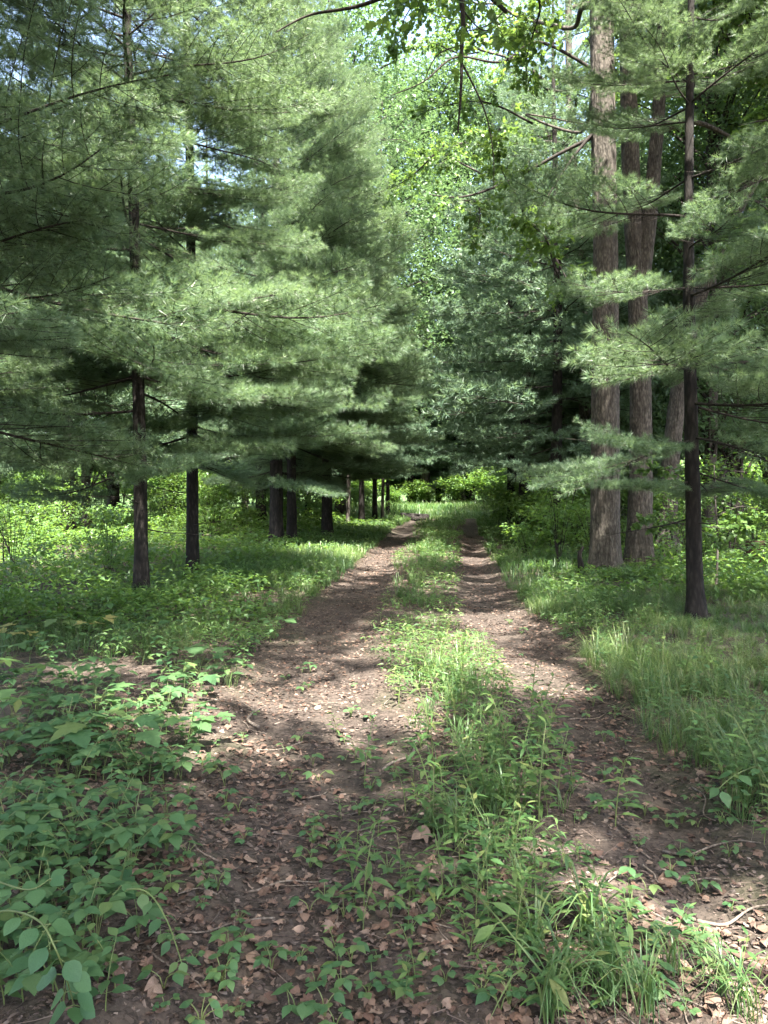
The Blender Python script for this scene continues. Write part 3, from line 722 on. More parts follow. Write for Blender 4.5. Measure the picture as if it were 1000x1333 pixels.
# background broad-leaved trees share three crowns
def far_leaf_crown(seed, H=16, z0=3.0, rad=3.6, clumps=230, per=105, size=.165):
    r = np.random.default_rng(seed); A = Acc(); W = Acc()
    cz = r.uniform(0, 1, clumps); az = r.uniform(0, 2 * math.pi, clumps); rr = rad * np.sqrt(r.uniform(.05, 1, clumps)) * np.sin(math.pi * np.clip(.08 + cz * .9, 0, 1)) ** .6
    c = np.stack([rr * np.cos(az), rr * np.sin(az), z0 + cz * (H - z0)], -1)
    for p in c[::3]:
        W.add(*tube(curve([(0, 0, max(1.5, p[2] - rr.mean())), p * [.5, .5, 0] + [0, 0, p[2] - .5], p], 6), np.linspace(.05, .012, 6), 4, False))
    P = np.repeat(c, per, 0) + r.normal(0, 1, (clumps * per, 3)) * [.62, .62, .38]
    n = len(P); D = unit(rand_dir(n, r) * [1, 1, .5] + [0, 0, -.3]); up = unit(np.array([0, 0, 1.]) + rand_dir(n, r) * .6)
    V, F = replicate(*DIAMOND, frame_from(D, up), size * r.uniform(.5, 1.15, n), P)
    A.add(V, F, np.repeat(r.random(n) * .8, 4))
    return A.mesh('far leaf crown', M['far_leaf'], False), W.mesh('far leaf limbs', M['twig'])
LC = [far_leaf_crown(500 + i) for i in range(3)]
LT = []
for i in range(3):
    P = trunk_path(15, (0, 0), 510 + i, 20, .15); z = np.clip(P[:, 2] / 15, 0, 1)
    LT.append(mesh_np('far leaf trunk', *tube(P, .19 * (1 - .85 * z) + .05 * np.exp(-z * 30), 12, bark=pine_bark_disp(510 + i, .12)), [M['far_bark']]))
def far_tree(x, y, s, label, group, k):
    root = empty('broadleaf_tree', (x, y, float(gz(x, y)) - .04), label, 'tree', group, rz=random.uniform(0, 6.28), scale=s)
    ob('trunk', LT[k % 3], root); ob('limbs', LC[k % 3][1], root); tag(ob('crown', LC[k % 3][0], root), kind='stuff')
for x, y, s in [(11.2, 26, 1.15), (13.4, 27, 1.2), (9.4, 31, 1.0), (15, 34, 1.2), (12, 38, 1.15), (9.5, 44, 1.2), (18, 30, 1.1), (20, 40, 1.2), (14, 22, 1.0), (8.6, 20.5, .95), (10.5, 23, 1.0), (16, 46, 1.3)]:
    far_tree(x, y, s, 'broad-leaved tree among those behind the right-hand oaks', 'broad-leaved trees on the right', k); k += 1
for x, y, s in [(-12, 34, .9), (-16, 30, .95), (-19, 38, 1.1), (-14, 44, 1.1), (-9, 50, 1.1), (-24, 46, 1.2), (-10, 26, .8), (-14, 21, .8), (-6, 52, 1.3), (-11, 40, 1.1)]:
    far_tree(x, y, s, 'broad-leaved tree showing green gaps behind the left pines', 'broad-leaved trees on the left', k); k += 1
for q, (x, y, s) in enumerate([(-2.2, 41, 1.7), (3.4, 64, 2.3), (6.4, 66, 2.3), (10.2, 62, 2.1), (.6, 67, 2.3)]):
    far_tree(x, y, s, ['leftmost', 'second from the left', 'middle', 'second from the right', 'rearmost'][q] + ' of the lacy broad-leaved trees over the end of the lane', 'lacy trees over the end of the lane', k); k += 1
rr = np.random.default_rng(77)
for i in range(34):
    a_ = -0.66 + 1.32 * (i + rr.random() * .6) / 34; d_ = rr.uniform(82, 120)
    far_tree(d_ * math.sin(a_), d_ * math.cos(a_), rr.uniform(1.0, 1.45), 'tree of the distant wood edge behind the clearing', 'distant wood edge', k); k += 1

# ------------------------------------------------------------------ shrubs and undergrowth
def shrub_mesh(seed, H, spread, n, size, shape=OVATE, mat='shrub_leaf', stems=7):
    r = np.random.default_rng(seed); W = Acc(); tips = []
    for i in range(stems):
        az = r.uniform(0, 6.28); d = np.array([math.cos(az), math.sin(az), 0]) * spread * r.uniform(.3, 1)
        P = curve([(0, 0, 0), d * .35 + [0, 0, H * .5], d * .8 + [0, 0, H * r.uniform(.75, 1)], d * 1.15 + [0, 0, H * r.uniform(.6, .95)]], 10)
        W.add(*tube(P, np.linspace(.007, .002, 10) * (.6 + H * .4), 4, False)); tips.append(P)
    k = n // stems; Ps = []; Ds = []
    for P in tips:
        u = r.uniform(.22, 1, k)
        q = np.array([at_path(P, min(v, .999)) for v in u]) + r.normal(0, 1, (k, 3)) * np.array([.2, .2, .10]) * spread
        Ps.append(q); Ds.append(unit(rand_dir(k, r) * [1, 1, .35] + [0, 0, -.12]))
    P = np.concatenate(Ps); P[:, 2] = np.maximum(P[:, 2], .03); D = np.concatenate(Ds); m = len(P)
    up = unit(np.array([0, 0, 1.]) + rand_dir(m, r) * .42)
    V, F = replicate(*shape, frame_from(D, up), size * r.uniform(.5, 1.2, m), P)
    return W.mesh('shrub stems', M['stem' if H < 1 else 'twig']), mesh_np('shrub leaves', V, F, [M[mat]], False, tint=np.repeat(r.random(m) * .8, len(shape[0])))
SH = [shrub_mesh(600, 1.5, .8, 420, .12, DIAMOND), shrub_mesh(601, 1.1, .7, 340, .11, OVATE), shrub_mesh(602, 2.1, .9, 520, .13, DIAMOND), shrub_mesh(603, .8, .6, 240, .13, MAPLE)]
SH.append(shrub_mesh(604, 2.2, 1.2, 1500, .19, DIAMOND, stems=12)); SH.append(shrub_mesh(605, 1.5, 1.0, 900, .14, OVATE, stems=10))
def shrub(x, y, s, kk, label, group):
    root = empty('shrub', (x, y, float(gz(x, y)) - .02), label, 'shrub', group, rz=random.uniform(0, 6.28), scale=s)
    ob('stems', SH[kk][0], root); tag(ob('foliage', SH[kk][1], root), kind='stuff')
rr = np.random.default_rng(91); nL = nR = 0
while nL < 130:
    y = rr.uniform(14, 50); x = -rr.uniform(4.6 + (.4 if y > 18 else 0), 6.5 + y * .42); kk_ = int(rr.choice([0, 1, 2, 3, 2]))
    big_ = y > 18
    shrub(x, y, rr.uniform(.8, 1.25) if big_ else rr.uniform(.55, .8), kk_, ['tall leafy bush' if big_ else 'low leafy bush', 'rounded leafy bush', 'tall leafy bush', 'lobed-leaved low bush'][kk_] + ' in the sunny undergrowth behind the left pine trunks', 'shrubs behind the left pines'); nL += 1
while nR < 90:
    y = rr.uniform(15.5, 48); x = tR(y) + .9 + rr.uniform(0, 2 + y * .36)
    if x - 6.0 > (y - 8) * .55: continue
    shrub(x, y, rr.uniform(.65, 1.15), int(rr.choice([0, 1, 2, 3, 2])), 'bushy green shrub in the undergrowth behind the right-hand oaks', 'shrubs behind the right oaks'); nR += 1
rr = np.random.default_rng(92)
for i in range(90):
    a_ = -0.60 + 1.20 * (i + rr.random() * .8) / 90; d_ = rr.uniform(62, 80)
    shrub(d_ * math.sin(a_), d_ * math.cos(a_), rr.uniform(1.2, 2.2), 4, 'tall bush in the dense edge of the wood far behind the lane', 'bushes of the distant wood edge')
for x, y, s in [(-1.5, 58, 1.4), (.8, 61, .9), (2.6, 62.5, 1.1), (4.0, 63, .8), (5.4, 61.5, 1.2), (7.6, 59, 1.5), (9.4, 57, 1.7), (-4, 56, 1.6), (11, 55, 1.7)]:
    shrub(x, y, s, 4, 'sunlit bush along the back of the clearing at the end of the lane', 'bushes behind the clearing')
for x, y, s in [(4.0, 18.2, .8), (4.6, 20.2, .9), (4.3, 23, .9), (5.6, 22.4, 1.1), (5.2, 25.5, 1.0), (4.9, 29.5, 1.1), (6.6, 27, 1.3), (5.6, 34, 1.1), (6.2, 38, 1.3), (7.5, 33, 1.5), (7.2, 43, 1.4)]:
    shrub(x, y, s, 5, 'dense bush hiding the foot of the far right pine row', 'dense bushes at the far right pine row')
for x, y, s in [(-3.6, 29, 1.0), (-2.8, 33, 1.0), (-2.2, 42, 1.1), (-1.2, 46, 1.2), (-5, 36, 1.4), (-7, 32, 1.5), (-9, 38, 1.6), (-4, 50, 1.6), (-6, 44, 1.6)]:
    shrub(x, y, s, 5, 'dense bush filling the gaps between the far left trunks', 'dense bushes at the far left trunks')
for x, y, s, kk in [(5.9, 11.6, .8, 1), (6.6, 12.6, .8, 3), (5.7, 14.0, .9, 1), (4.4, 16.2, .9, 0), (3.2, 17.2, .8, 1), (3.6, 19, .8, 3)]:
    shrub(x, y, s, kk, 'sunlit low shrub at the foot of the oak trunks', 'low shrubs by the oak trunks')
for x, y, s, kk in [(.7, 47.5, 1.0, 1), (5.9, 45, 1.0, 0), (5.2, 37, .9, 1), (4.4, 30, .8, 0)]:
    shrub(x, y, s, kk, 'shrub crowding the far end of the wheel tracks', 'shrubs at the far end of the lane')

def scatter_leaves(name, P, size, shape, mat, label, r, flat=.4, droop=-.1):
    n = len(P); D = unit(rand_dir(n, r) * [1, 1, .35] + [0, 0, droop]); up = unit(np.array([0, 0, 1.]) + rand_dir(n, r) * flat)
    V, F = replicate(*shape, frame_from(D, up), size, P)
    o = ob(name, mesh_np(name, V, F, [M[mat]], False, tint=np.repeat(r.random(n) * .8, len(shape[0]))))
    return tag(o, label, kind='stuff')
def frust(y): return .53 * y + .6
r = np.random.default_rng(95)
def veg_pts(n, y0, y1, side, r, pw=1.0):
    y = y0 + (y1 - y0) * r.random(n) ** pw
    if side < 0: x = tL(y) - .25 - r.random(n) * (frust(y) + tL(y))
    else: x = tR(y) + .25 + r.random(n) * np.maximum(frust(y) - tR(y), .3)
    return x, y
x, y = veg_pts(52000, 8.5, 40, -1, r, 1.25)
dens = np.clip((tL(y) - x - .2) / 2.0, .0, 1) * (.25 + .75 * (vnoise(x * .8, y * .8, seed=21) > .42)); keep = r.random(len(x)) < dens
x, y = x[keep], y[keep]; hgt = (.12 + .75 * vnoise(x * .9, y * .9, seed=22) * np.clip((tL(y) - x - .6) / 3.2, .26, 1)) * r.random(len(x)) ** .5
scatter_leaves('undergrowth', np.stack([x, y, gz(x, y) + hgt], -1), (.05 + .004 * y) * r.uniform(.6, 1.3, len(x)), DIAMOND, 'shrub_leaf', 'knee-high leafy undergrowth behind the left pine trunks', r, .35)
x, y = veg_pts(42000, 10.5, 44, 1, r, 1.2)
dens = np.clip((x - tR(y) - .3) / 1.2, 0, 1) * (.25 + .75 * (vnoise(x * .8, y * .8, seed=23) > .42)); keep = r.random(len(x)) < dens
x, y = x[keep], y[keep]; hgt = (.12 + .5 * vnoise(x * .9, y * .9, seed=24) * np.clip((x - tR(y)) / 2, .25, 1)) * r.random(len(x)) ** .5
scatter_leaves('undergrowth', np.stack([x, y, gz(x, y) + hgt], -1), (.05 + .004 * y) * r.uniform(.6, 1.3, len(x)), DIAMOND, 'shrub_leaf', 'knee-high leafy undergrowth around the right-hand oaks', r, .35)

r = np.random.default_rng(97); n = 34000; y = 7 + 36 * r.random(n) ** 1.3; sd = r.random(n) < .5
x = np.where(sd, tR(y) + .1 + abs(r.normal(0, .9, n)), tL(y) - .1 - abs(r.normal(0, 1.1, n)))
k_ = (vnoise(x * 1.1, y * .9, seed=27) > .40); x, y = x[k_], y[k_]
scatter_leaves('verge_herbage', np.stack([x, y, gz(x, y) + .42 * r.random(len(x)) ** .7 * vnoise(x * 1.4, y * 1.4, seed=28)], -1), (.045 + .003 * y) * r.uniform(.6, 1.3, len(x)), LANCE4, 'narrow_leaf', 'leafy herbage along both edges of the lane', r, .5, .1)
r = np.random.default_rng(96); n = 13000; y = 6 + 36 * r.random(n) ** 1.3; x = tA(y) - .15 + (tB(y) - tA(y) + .3) * r.random(n)
k_ = (vnoise(x * 1.5, y * .8, seed=25) > .47) & (rut(x, y) < .4); x, y = x[k_], y[k_]
scatter_leaves('strip_herbage', np.stack([x, y, gz(x, y) + .32 * r.random(len(x)) ** .7 * vnoise(x * 1.4, y * 1.4, seed=26)], -1), (.04 + .003 * y) * r.uniform(.6, 1.3, len(x)), LANCE4, 'narrow_leaf', 'low herbage filling the far middle strip of the lane', r, .5, .15)
# ------------------------------------------------------------------ grass
def grass_mesh(name, x, y, h, wd, r, label, mat='grass', bend=.95, az=None, simple=False):
    n = len(x); az = r.uniform(0, 6.28, n) if az is None else az; d = np.stack([np.cos(az), np.sin(az), 0 * az], -1)
    b = bend * r.uniform(.25, 1.35, n)
    s = np.stack([-np.sin(az), np.cos(az), 0 * az], -1) * (wd * r.uniform(.6, 1.3, n) * .5)[:, None]
    P0 = np.stack([x, y, gz(x, y) - .01], -1); up = np.array([0, 0, 1.])
    hh = h[:, None]; bb = b[:, None]
    P1 = P0 + up * hh * .55 + d * hh * .16 * bb; P2 = P0 + up * hh * (.90 - .12 * bb) + d * hh * .5 * bb; P3 = P0 + up * hh * (1.0 - .38 * bb) + d * hh * .95 * bb
    t = np.repeat(np.clip(vnoise(x * .7, y * .7, seed=31) * .6 + r.random(n) * .35, 0, .95), 5 if simple else 7)
    if simple:
        V = np.stack([P0 - s, P0 + s, (P1 + P2) / 2 - s * .9, (P1 + P2) / 2 + s * .9, P3], 1).reshape(-1, 3); o = (np.arange(n) * 5)[:, None]
        return tag(ob(name, mesh_np(name, V, [o + [0, 1, 3, 2], o + [2, 3, 4]], [M[mat]], True, tint=t)), label, kind='stuff')
    V = np.stack([P0 - s, P0 + s, P1 - s * .95, P1 + s * .95, P2 - s * .65, P2 + s * .65, P3], 1).reshape(-1, 3)
    o = (np.arange(n) * 7)[:, None]
    Fq = np.concatenate([o + [0, 1, 3, 2], o + [2, 3, 5, 4]]); Ft = o + [4, 5, 6]
    return tag(ob(name, mesh_np(name, V, [Fq, Ft], [M[mat]], True, tint=t)), label, kind='stuff')
r = np.random.default_rng(120)
def clumped(n, f, r, cl=14, sp=.07):
    """tuft centres from f(n), then blades that lean out from each"""
    x, y = f(n // cl); m = len(x); a = r.uniform(0, 6.28, m * cl); d = abs(r.normal(0, sp, m * cl))
    hs = np.repeat(r.uniform(.55, 1.25, m), cl); lean = np.repeat(r.uniform(0, 6.28, m), cl)
    AZ[0] = np.where(r.random(m * cl) < .35, lean + r.normal(0, .5, m * cl), a); HS[0] = hs
    return np.repeat(x, cl) + d * np.cos(a), np.repeat(y, cl) + d * np.sin(a)
AZ = [None]; HS = [None]
def right_near(n):
    y = 3.6 + 10.4 * r.random(n) ** .9; x = tR(y) + .05 + r.random(n) ** 1.15 * np.maximum(.56 * y + .4 - tR(y), .5)
    k = r.random(n) < np.clip((x - tR(y)) / .35, .12, 1) * np.clip(vnoise(x * 1.1, y * 1.1, seed=41) * 2.2 - .35, .15, 1)
    return x[k], y[k]
x, y = clumped(84000, right_near, r, 34, .04); k_ = rut(x, y) < .35 + .5 * (r.random(len(x)) < .25); x, y, az_, hs_ = x[k_], y[k_], AZ[0][k_], HS[0][k_]
grass_mesh('grass', x, y, np.interp(y, [6, 9], [.85, .66]) * (.16 + .34 * vnoise(x * 1.6, y * 1.6, seed=42) ** 1.3) * hs_ * r.uniform(.6, 1.2, len(x)), np.full(len(x), .0038), r, 'soft arching grass on the right verge under the slim pine', az=az_, bend=1.15)
def left_near(n):
    y = 6.2 + 12 * r.random(n); x = tL(y) - .1 - r.random(n) ** 1.2 * np.minimum(.56 * y + tL(y), 4)
    k = r.random(n) < np.clip(vnoise(x * .9, y * .9, seed=43) * 2.4 - .7, 0, 1) * np.clip((y - 5.5) / 4, .1, 1)
    return x[k], y[k]
x, y = clumped(44000, left_near, r, 26, .04); k_ = rut(x, y) < .35 + .5 * (r.random(len(x)) < .25); x, y, az_, hs_ = x[k_], y[k_], AZ[0][k_], HS[0][k_]
grass_mesh('grass', x, y, (.16 + .2 * vnoise(x * 1.3, y * 1.3, seed=44)) * hs_ * r.uniform(.6, 1.2, len(x)), np.full(len(x), .0042), r, 'soft grass tufts on the left verge around the pine trunks', az=az_, bend=1.1)
def far_verge(n):
    y = 13 + 35 * r.random(n) ** 1.1; side = r.random(n) < .5
    x = np.where(side, tR(y) + .05 + r.random(n) * 3.5, tL(y) - .05 - r.random(n) * 3.0)
    k = r.random(n) < .4 + .6 * (vnoise(x * .6, y * .6, seed=45) > .4)
    return x[k], y[k]
x, y = clumped(40000, far_verge, r, 20, .06); k_ = rut(x, y) < .3; x, y, az_, hs_ = x[k_], y[k_], AZ[0][k_], HS[0][k_]
grass_mesh('grass', x, y, (.18 + .22 * vnoise(x * .8, y * .8, seed=46)) * r.uniform(.6, 1.2, len(x)), .004 + .0004 * y, r, 'grass along both edges of the far lane', az=az_, simple=True)
def strip(n):
    y = 3.4 + 44 * r.random(n) ** 1.5; x = tA(y) + (tB(y) - tA(y)) * (.5 + .5 * np.clip(r.normal(0, .45, n), -1, 1))
    k = r.random(n) < np.clip(vnoise(x * 1.4, y * .9, seed=47) * 2.4 - .6, .05, 1) * np.where(y < 16, .24, .5)
    return x[k], y[k]
x, y = clumped(26000, strip, r, 14, .035); az_, hs_ = AZ[0], HS[0]
grass_mesh('grass', x, y, (.14 + .18 * vnoise(x * 1.1, y * 1.1, seed=48)) * r.uniform(.5, 1.2, len(x)), .0032 + .0004 * y, r, 'grass of the middle strip between the wheel tracks', az=az_)
n = 44000; y = 48 + 26 * r.random(n) ** 1.1; x = -10 + 26 * r.random(n)
grass_mesh('grass', x, y, r.uniform(.35, .75, n) * np.where(y > 53, 1.5, .85), np.full(n, .03), r, 'tall sunny meadow grass at the end of the lane', simple=True)

# ------------------------------------------------------------------ plants of the foreground, each a thing with stem and leaves
def me_shape(name, sh, mat):
    return mesh_np(name, sh[0], sh[1], [M[mat]], True)
LM = {k: me_shape(k + ' leaf', sh, m) for k, (sh, m) in {'ovate': (OVATE, 'herb_leaf'), 'round': (ROUND, 'round_leaf'), 'lance': (LANCE, 'narrow_leaf'), 'lance2': (LANCE2, 'narrow_leaf'),
      'maple': (MAPLE, 'herb_leaf'), 'pale': (MAPLE, 'pale_leaf'), 'clover': (ROUND, 'herb_leaf')}.items()}
def put_leaf(root, kind, p, d, up, s, wid=1.0):
    Rm = frame_from(np.array([d], float), np.array([up], float))[0]
    o = ob('leaf', LM[kind], root)
    o.matrix_basis = Matrix.Translation(Vector([float(v) for v in p])) @ Matrix([[float(v) for v in row] for row in Rm]).to_4x4() @ Matrix.Diagonal((s * wid, s, s, 1))
    return o
def dirv(az, el): return np.array([math.cos(az) * math.cos(el), math.sin(az) * math.cos(el), math.sin(el)])

def make_plant(name, label, cat, group, seed, kind, H, nleaf, size, lean=.25, whorl=2, el=(-.15, .35), bare=.2, grow=False):
    r = np.random.default_rng(seed); root = empty(name, (0, -50, 0), label, cat, group)
    az0 = r.uniform(0, 6.28); q = np.linspace(0, 1, 8)[:, None]
    P = np.array([0, 0, 1.]) * H * q * (1 - .15 * lean * q) + dirv(az0, 0) * H * lean * q ** 2
    A = Acc(); A.add(*tube(P, np.linspace(.0032, .0014, 8) * (.5 + H * 1.6), 5, False))
    nodes = max(1, nleaf // whorl); a = r.uniform(0, 6.28)
    for i in range(nodes):
        u = bare + (1 - bare) * (i + .5) / nodes; p = at_path(P, min(u, .99))
        a += 2.4 if whorl == 1 else math.pi / whorl
        for j in range(whorl):
            az = a + j * 2 * math.pi / whorl + r.uniform(-.3, .3); e = r.uniform(*el)
            d = dirv(az, e); s = size * r.uniform(.75, 1.2) * ((1.1 - .55 * u) if not grow else (.7 + .4 * u))
            pet = p + d * s * .22
            A.add(*tube(np.array([p, pet]), [.0016, .0012], 3, False))
            put_leaf(root, kind, pet, d, unit(np.array([0, 0, 1.]) + rand_dir(1, r)[0] * .3), s, r.uniform(.85, 1.1))
    put_leaf(root, kind, P[-1], dirv(az0 + 1, .4), (0, 0, 1), size * .6)
    ob('stem', A.mesh('plant stem', M['stem']), root)
    return root
def make_leaflets(name, label, cat, group, seed, kind, n_st, H, nl, size):
    """several petioles from one root, each with a whorl of leaflets on top"""
    r = np.random.default_rng(seed); root = empty(name, (0, -50, 0), label, cat, group); A = Acc()
    for i in range(n_st):
        az = i * 6.28 / n_st + r.uniform(-.4, .4); h = H * r.uniform(.6, 1.1)
        top = dirv(az, 0) * h * r.uniform(.3, .8) + np.array([0, 0, h])
        A.add(*tube(curve([(0, 0, 0), top * [.3, .3, .7], top], 5), np.linspace(.002, .0012, 5), 4, False))
        for j in range(nl):
            a2 = az + (j - (nl - 1) / 2) * (1.25 if nl <= 3 else 6.28 / nl)
            put_leaf(root, kind, top, dirv(a2, r.uniform(-.25, .15)), unit(np.array([0, 0, 1.]) + rand_dir(1, r)[0] * .2), size * r.uniform(.8, 1.15))
    ob('stem', A.mesh('petioles', M['stem']), root)
    return root
def make_tuft(name, label, cat, group, seed, n, H, wd):
    r = np.random.default_rng(seed); root = empty(name, (0, -50, 0), label, cat, group)
    for i in range(n):
        az = r.uniform(0, 6.28); b = r.uniform(.4, 1.3); h = H * r.uniform(.6, 1.15); d = dirv(az, 0); s = np.array([-d[1], d[0], 0]) * wd * r.uniform(.7, 1.2) * .5
        c = curve([np.zeros(3), np.array([0, 0, h * .5]) + d * h * .15 * b, np.array([0, 0, h * (.82 - .1 * b)]) + d * h * .5 * b, np.array([0, 0, h * (.85 - .45 * b)]) + d * h * .95 * b], 8) + np.array([r.normal(0, .02), r.normal(0, .02), 0])
        ws = np.array([.7, .9, 1, 1, .9, .7, .4, .03])[:, None]
        mid = c + np.array([0, 0, -.12 * wd])
        V = np.concatenate([c - s * ws, mid, c + s * ws]); F = []
        for j in range(7): F += [(j, j + 1, 9 + j, 8 + j), (8 + j, 9 + j, 17 + j, 16 + j)]
        ob('blade', mesh_np('grass blade', V, [np.array(F)], [M['grass']], True), root)
    return root

G_BED = 'broad-leaved seedlings in the left foreground bed'
L_BED = 'broad-leaved seedling in the dense green bed at the near left edge of the track'
BED = [make_plant('seedling', L_BED, 'seedling', G_BED, 700 + i, 'ovate', h, n, s, .35, 2) for i, (h, n, s) in enumerate([(.24, 8, .095), (.18, 6, .08), (.30, 10, .085), (.14, 4, .075), (.22, 8, .07)])]
BED += [make_leaflets('seedling', L_BED, 'seedling', G_BED, 706 + i, 'ovate', n, h, 3, s) for i, (n, h, s) in enumerate([(4, .16, .075), (5, .2, .065)])]
G_STR = 'narrow-leaved herbs of the middle strip'
L_STR = 'upright narrow-leaved herb growing on the strip between the wheel tracks'
STR = [make_plant('narrow_leaved_herb', L_STR, 'herb', G_STR, 720 + i, k, h, n, s, .25, 1, (-.1, .55), .15) for i, (k, h, n, s) in enumerate(
      [('lance', .40, 16, .13), ('lance2', .32, 12, .10), ('lance', .28, 12, .11), ('lance2', .46, 18, .11), ('lance2', .22, 9, .085)])]
G_SPR = 'small sprouts on the bare ground'
L_SPR = 'tiny sprout with a few small leaves on the bare brown track'
SPR = [make_leaflets('sprout', L_SPR, 'sprout', G_SPR, 740 + i, k, n, h, nl, s) for i, (k, n, h, nl, s) in enumerate([('clover', 4, .05, 2, .028), ('ovate', 3, .07, 3, .04), ('ovate', 2, .05, 2, .05), ('clover', 6, .06, 2, .024)])]
G_RV = 'broad-leaved plants in the right verge grass'
L_RV = 'leafy plant poking through the arching grass of the right verge'
RV = [make_plant('verge_plant', L_RV, 'plant', G_RV, 760 + i, k, h, n, s, .3, 2 if k == 'ovate' else 1, (-.1, .4), .3) for i, (k, h, n, s) in enumerate([('ovate', .42, 10, .085), ('lance2', .5, 16, .12), ('ovate', .36, 8, .075), ('lance2', .42, 14, .10)])]
G_LV = 'leafy plants on the left verge before the pines'
L_LV = 'low leafy plant among dead leaves on the left verge in front of the pines'
LV = [make_plant('woodland_plant', L_LV, 'plant', G_LV, 780 + i, 'ovate', h, n, s, .35, 2, (-.15, .3), .3) for i, (h, n, s) in enumerate([(.30, 8, .10), (.22, 6, .09)])]
LV += [make_leaflets('woodland_plant', L_LV, 'plant', G_LV, 785 + i, k, n, h, nl, s) for i, (k, n, h, nl, s) in enumerate([('maple', 3, .25, 1, .16), ('ovate', 4, .2, 5, .085), ('maple', 5, .2, 1, .12)])]
used = set()
def place(tm, x, y, s, r, label=None, group=None):
    p = (x, y, float(gz(x, y)) - .008); rz = r.uniform(0, 6.28)
    key = tm.name
    if key not in used and label is None:
        used.add(key); tm.location = p; tm.rotation_euler = (0, 0, rz); tm.scale = (s,) * 3; return tm
    return dup(tm, p, rz, s, label, group)
r = np.random.default_rng(140)
def px_cloud(n, poly_fn, r):
    out = []
    while len(out) < n:
        px, py = poly_fn(r)
        q = wpx(px, py); out.append((q[0], q[1]))
    return out
# the bed: thick towards the lower left, ragged on its right
def bed_px(r):
    while True:
        py = r.uniform(930, 1345); px = r.uniform(-40, 330)
        lim = np.interp(py, [930, 1000, 1080, 1150, 1250, 1345], [250, 235, 215, 190, 150, 120])
        if px < lim + r.normal(0, 30) and not (py < 960 and px < 60): return px, py
for x, y in px_cloud(180, bed_px, r): place(BED[int(r.integers(7))], x, y, r.uniform(.7, 1.25), r)
def strip_px(r):
    while True:
        py = 690 + 640 * r.random() ** 1.2; d = CAMH * FPX / (py - HORY)
        x = tA(d) + (tB(d) - tA(d)) * np.clip(r.normal(.5, .3), -.1, 1.15)
        if py > 1000 and vnoise(x * 2.2, d * 1.5, seed=61) < .42 and r.random() < .7: continue
        return x / d * FPX + 500, py
for x, y in px_cloud(230, strip_px, r): place(STR[int(r.integers(5))], x, y, r.uniform(.55, 1.15) * (.8 if y > 8 else 1) * np.interp(y, [2.3, 4], [.7, 1]), r)
# a thin line of herbs in the left track's litter
for x, y in [(-.14, 4.75), (-.12, 4.3), (-.2, 3.9), (-.05, 3.6), (-.12, 3.2), (-.02, 2.85), (-.15, 2.7), (.05, 2.55), (-.25, 5.2), (.0, 3.0), (-.1, 3.4), (.1, 2.45)]:
    place(STR[int(r.integers(5))], x + r.normal(0, .05), y, r.uniform(.55, .95), r)
def spr_px(r):
    return r.uniform(200, 960), 800 + 530 * r.random() ** 1.0
for x, y in px_cloud(260, spr_px, r): place(SPR[int(r.integers(4))], x, y, r.uniform(.7, 1.4), r)
def rv_px(r):
    while True:
        py = r.uniform(780, 1330); d = CAMH * FPX / (py - HORY); x = tR(d) + .1 + abs(r.normal(0, .8)); px = x / d * FPX + 500
        if px < 1040: return px, py
for x, y in px_cloud(150, rv_px, r): place(RV[int(r.integers(4))], x, y, r.uniform(.5, 1.0), r)
def lv_px(r):
    while True:
        py = 755 + 270 * r.random() ** 1.1; d = CAMH * FPX / (py - HORY); x = tL(d) - .05 - r.random() * 3.6; px = x / d * FPX + 500
        if px > -30: return px, py
for x, y in px_cloud(240, lv_px, r): place(LV[int(r.integers(5))], x, y, r.uniform(.6, 1.15), r)

# single plants that stand out
def sprig(pts, nleaf, size, kind, label, name, seed, pair=True, wid=1.0):
    r = np.random.default_rng(seed); pts = np.asarray(pts, float); base = pts[0].copy(); root = empty(name, base, label, 'plant'); P = curve(pts - base, 24)
    A = Acc(); A.add(*tube(P, np.linspace(.0042, .0018, 24), 6))
    for i in range(nleaf):
        u = .12 + .86 * i / (nleaf - 1); p = at_path(P, min(u, .995)); t = unit(at_path(P, min(u + .03, 1)) - at_path(P, max(u - .03, 0)))
        lat = unit(np.cross(t, [0, 0, 1]))
        for sd in ((-1, 1) if pair else ((-1) ** i,)):
            d = unit(lat * sd + t * .35 + np.array([0, 0, r.uniform(-.25, .25)])); s = size * r.uniform(.75, 1.15) * (1 - .25 * abs(u - .6))
            q = p + d * s * .3; A.add(*tube(np.array([p, q]), [.0018, .0014], 4, False))
            put_leaf(root, kind, q, unit(d + np.array([0, 0, -.3])), unit(np.array([0, -.25, 1.]) + rand_dir(1, r)[0] * .25), s, wid)
    put_leaf(root, kind, P[-1], unit(P[-1] - P[-2]), (0, -.2, 1), size * .8, wid)
    ob('stem', A.mesh('sprig stem', M['stem']), root)
g_ = lambda px, py, h: (lambda q: np.array([q[0], q[1], h]))(wpx(px, py, (CAMH - h) * FPX / (py - HORY)))
sprig([g_(-60, 1230, .02), g_(-10, 1195, .30), g_(42, 1205, .40), g_(66, 1245, .36), g_(80, 1285, .25), g_(90, 1322, .14)], 9, .080, 'round', 'arching pale stem with large paired round leaves at the near left corner', 'arching_plant', 801)
sprig([g_(-80, 1130, .03), g_(-20, 1150, .22), g_(30, 1165, .3), g_(60, 1150, .33)], 5, .07, 'round', 'shorter stem of round leaves just above the arching one', 'round_leaved_plant', 802)
sprig([g_(120, 1180, .03), g_(160, 1165, .20), g_(190, 1170, .20), g_(215, 1210, .13), g_(232, 1262, .06)], 7, .058, 'ovate', 'leafy sprig reaching right over bare soil beside the dense bed', 'sprig', 803)
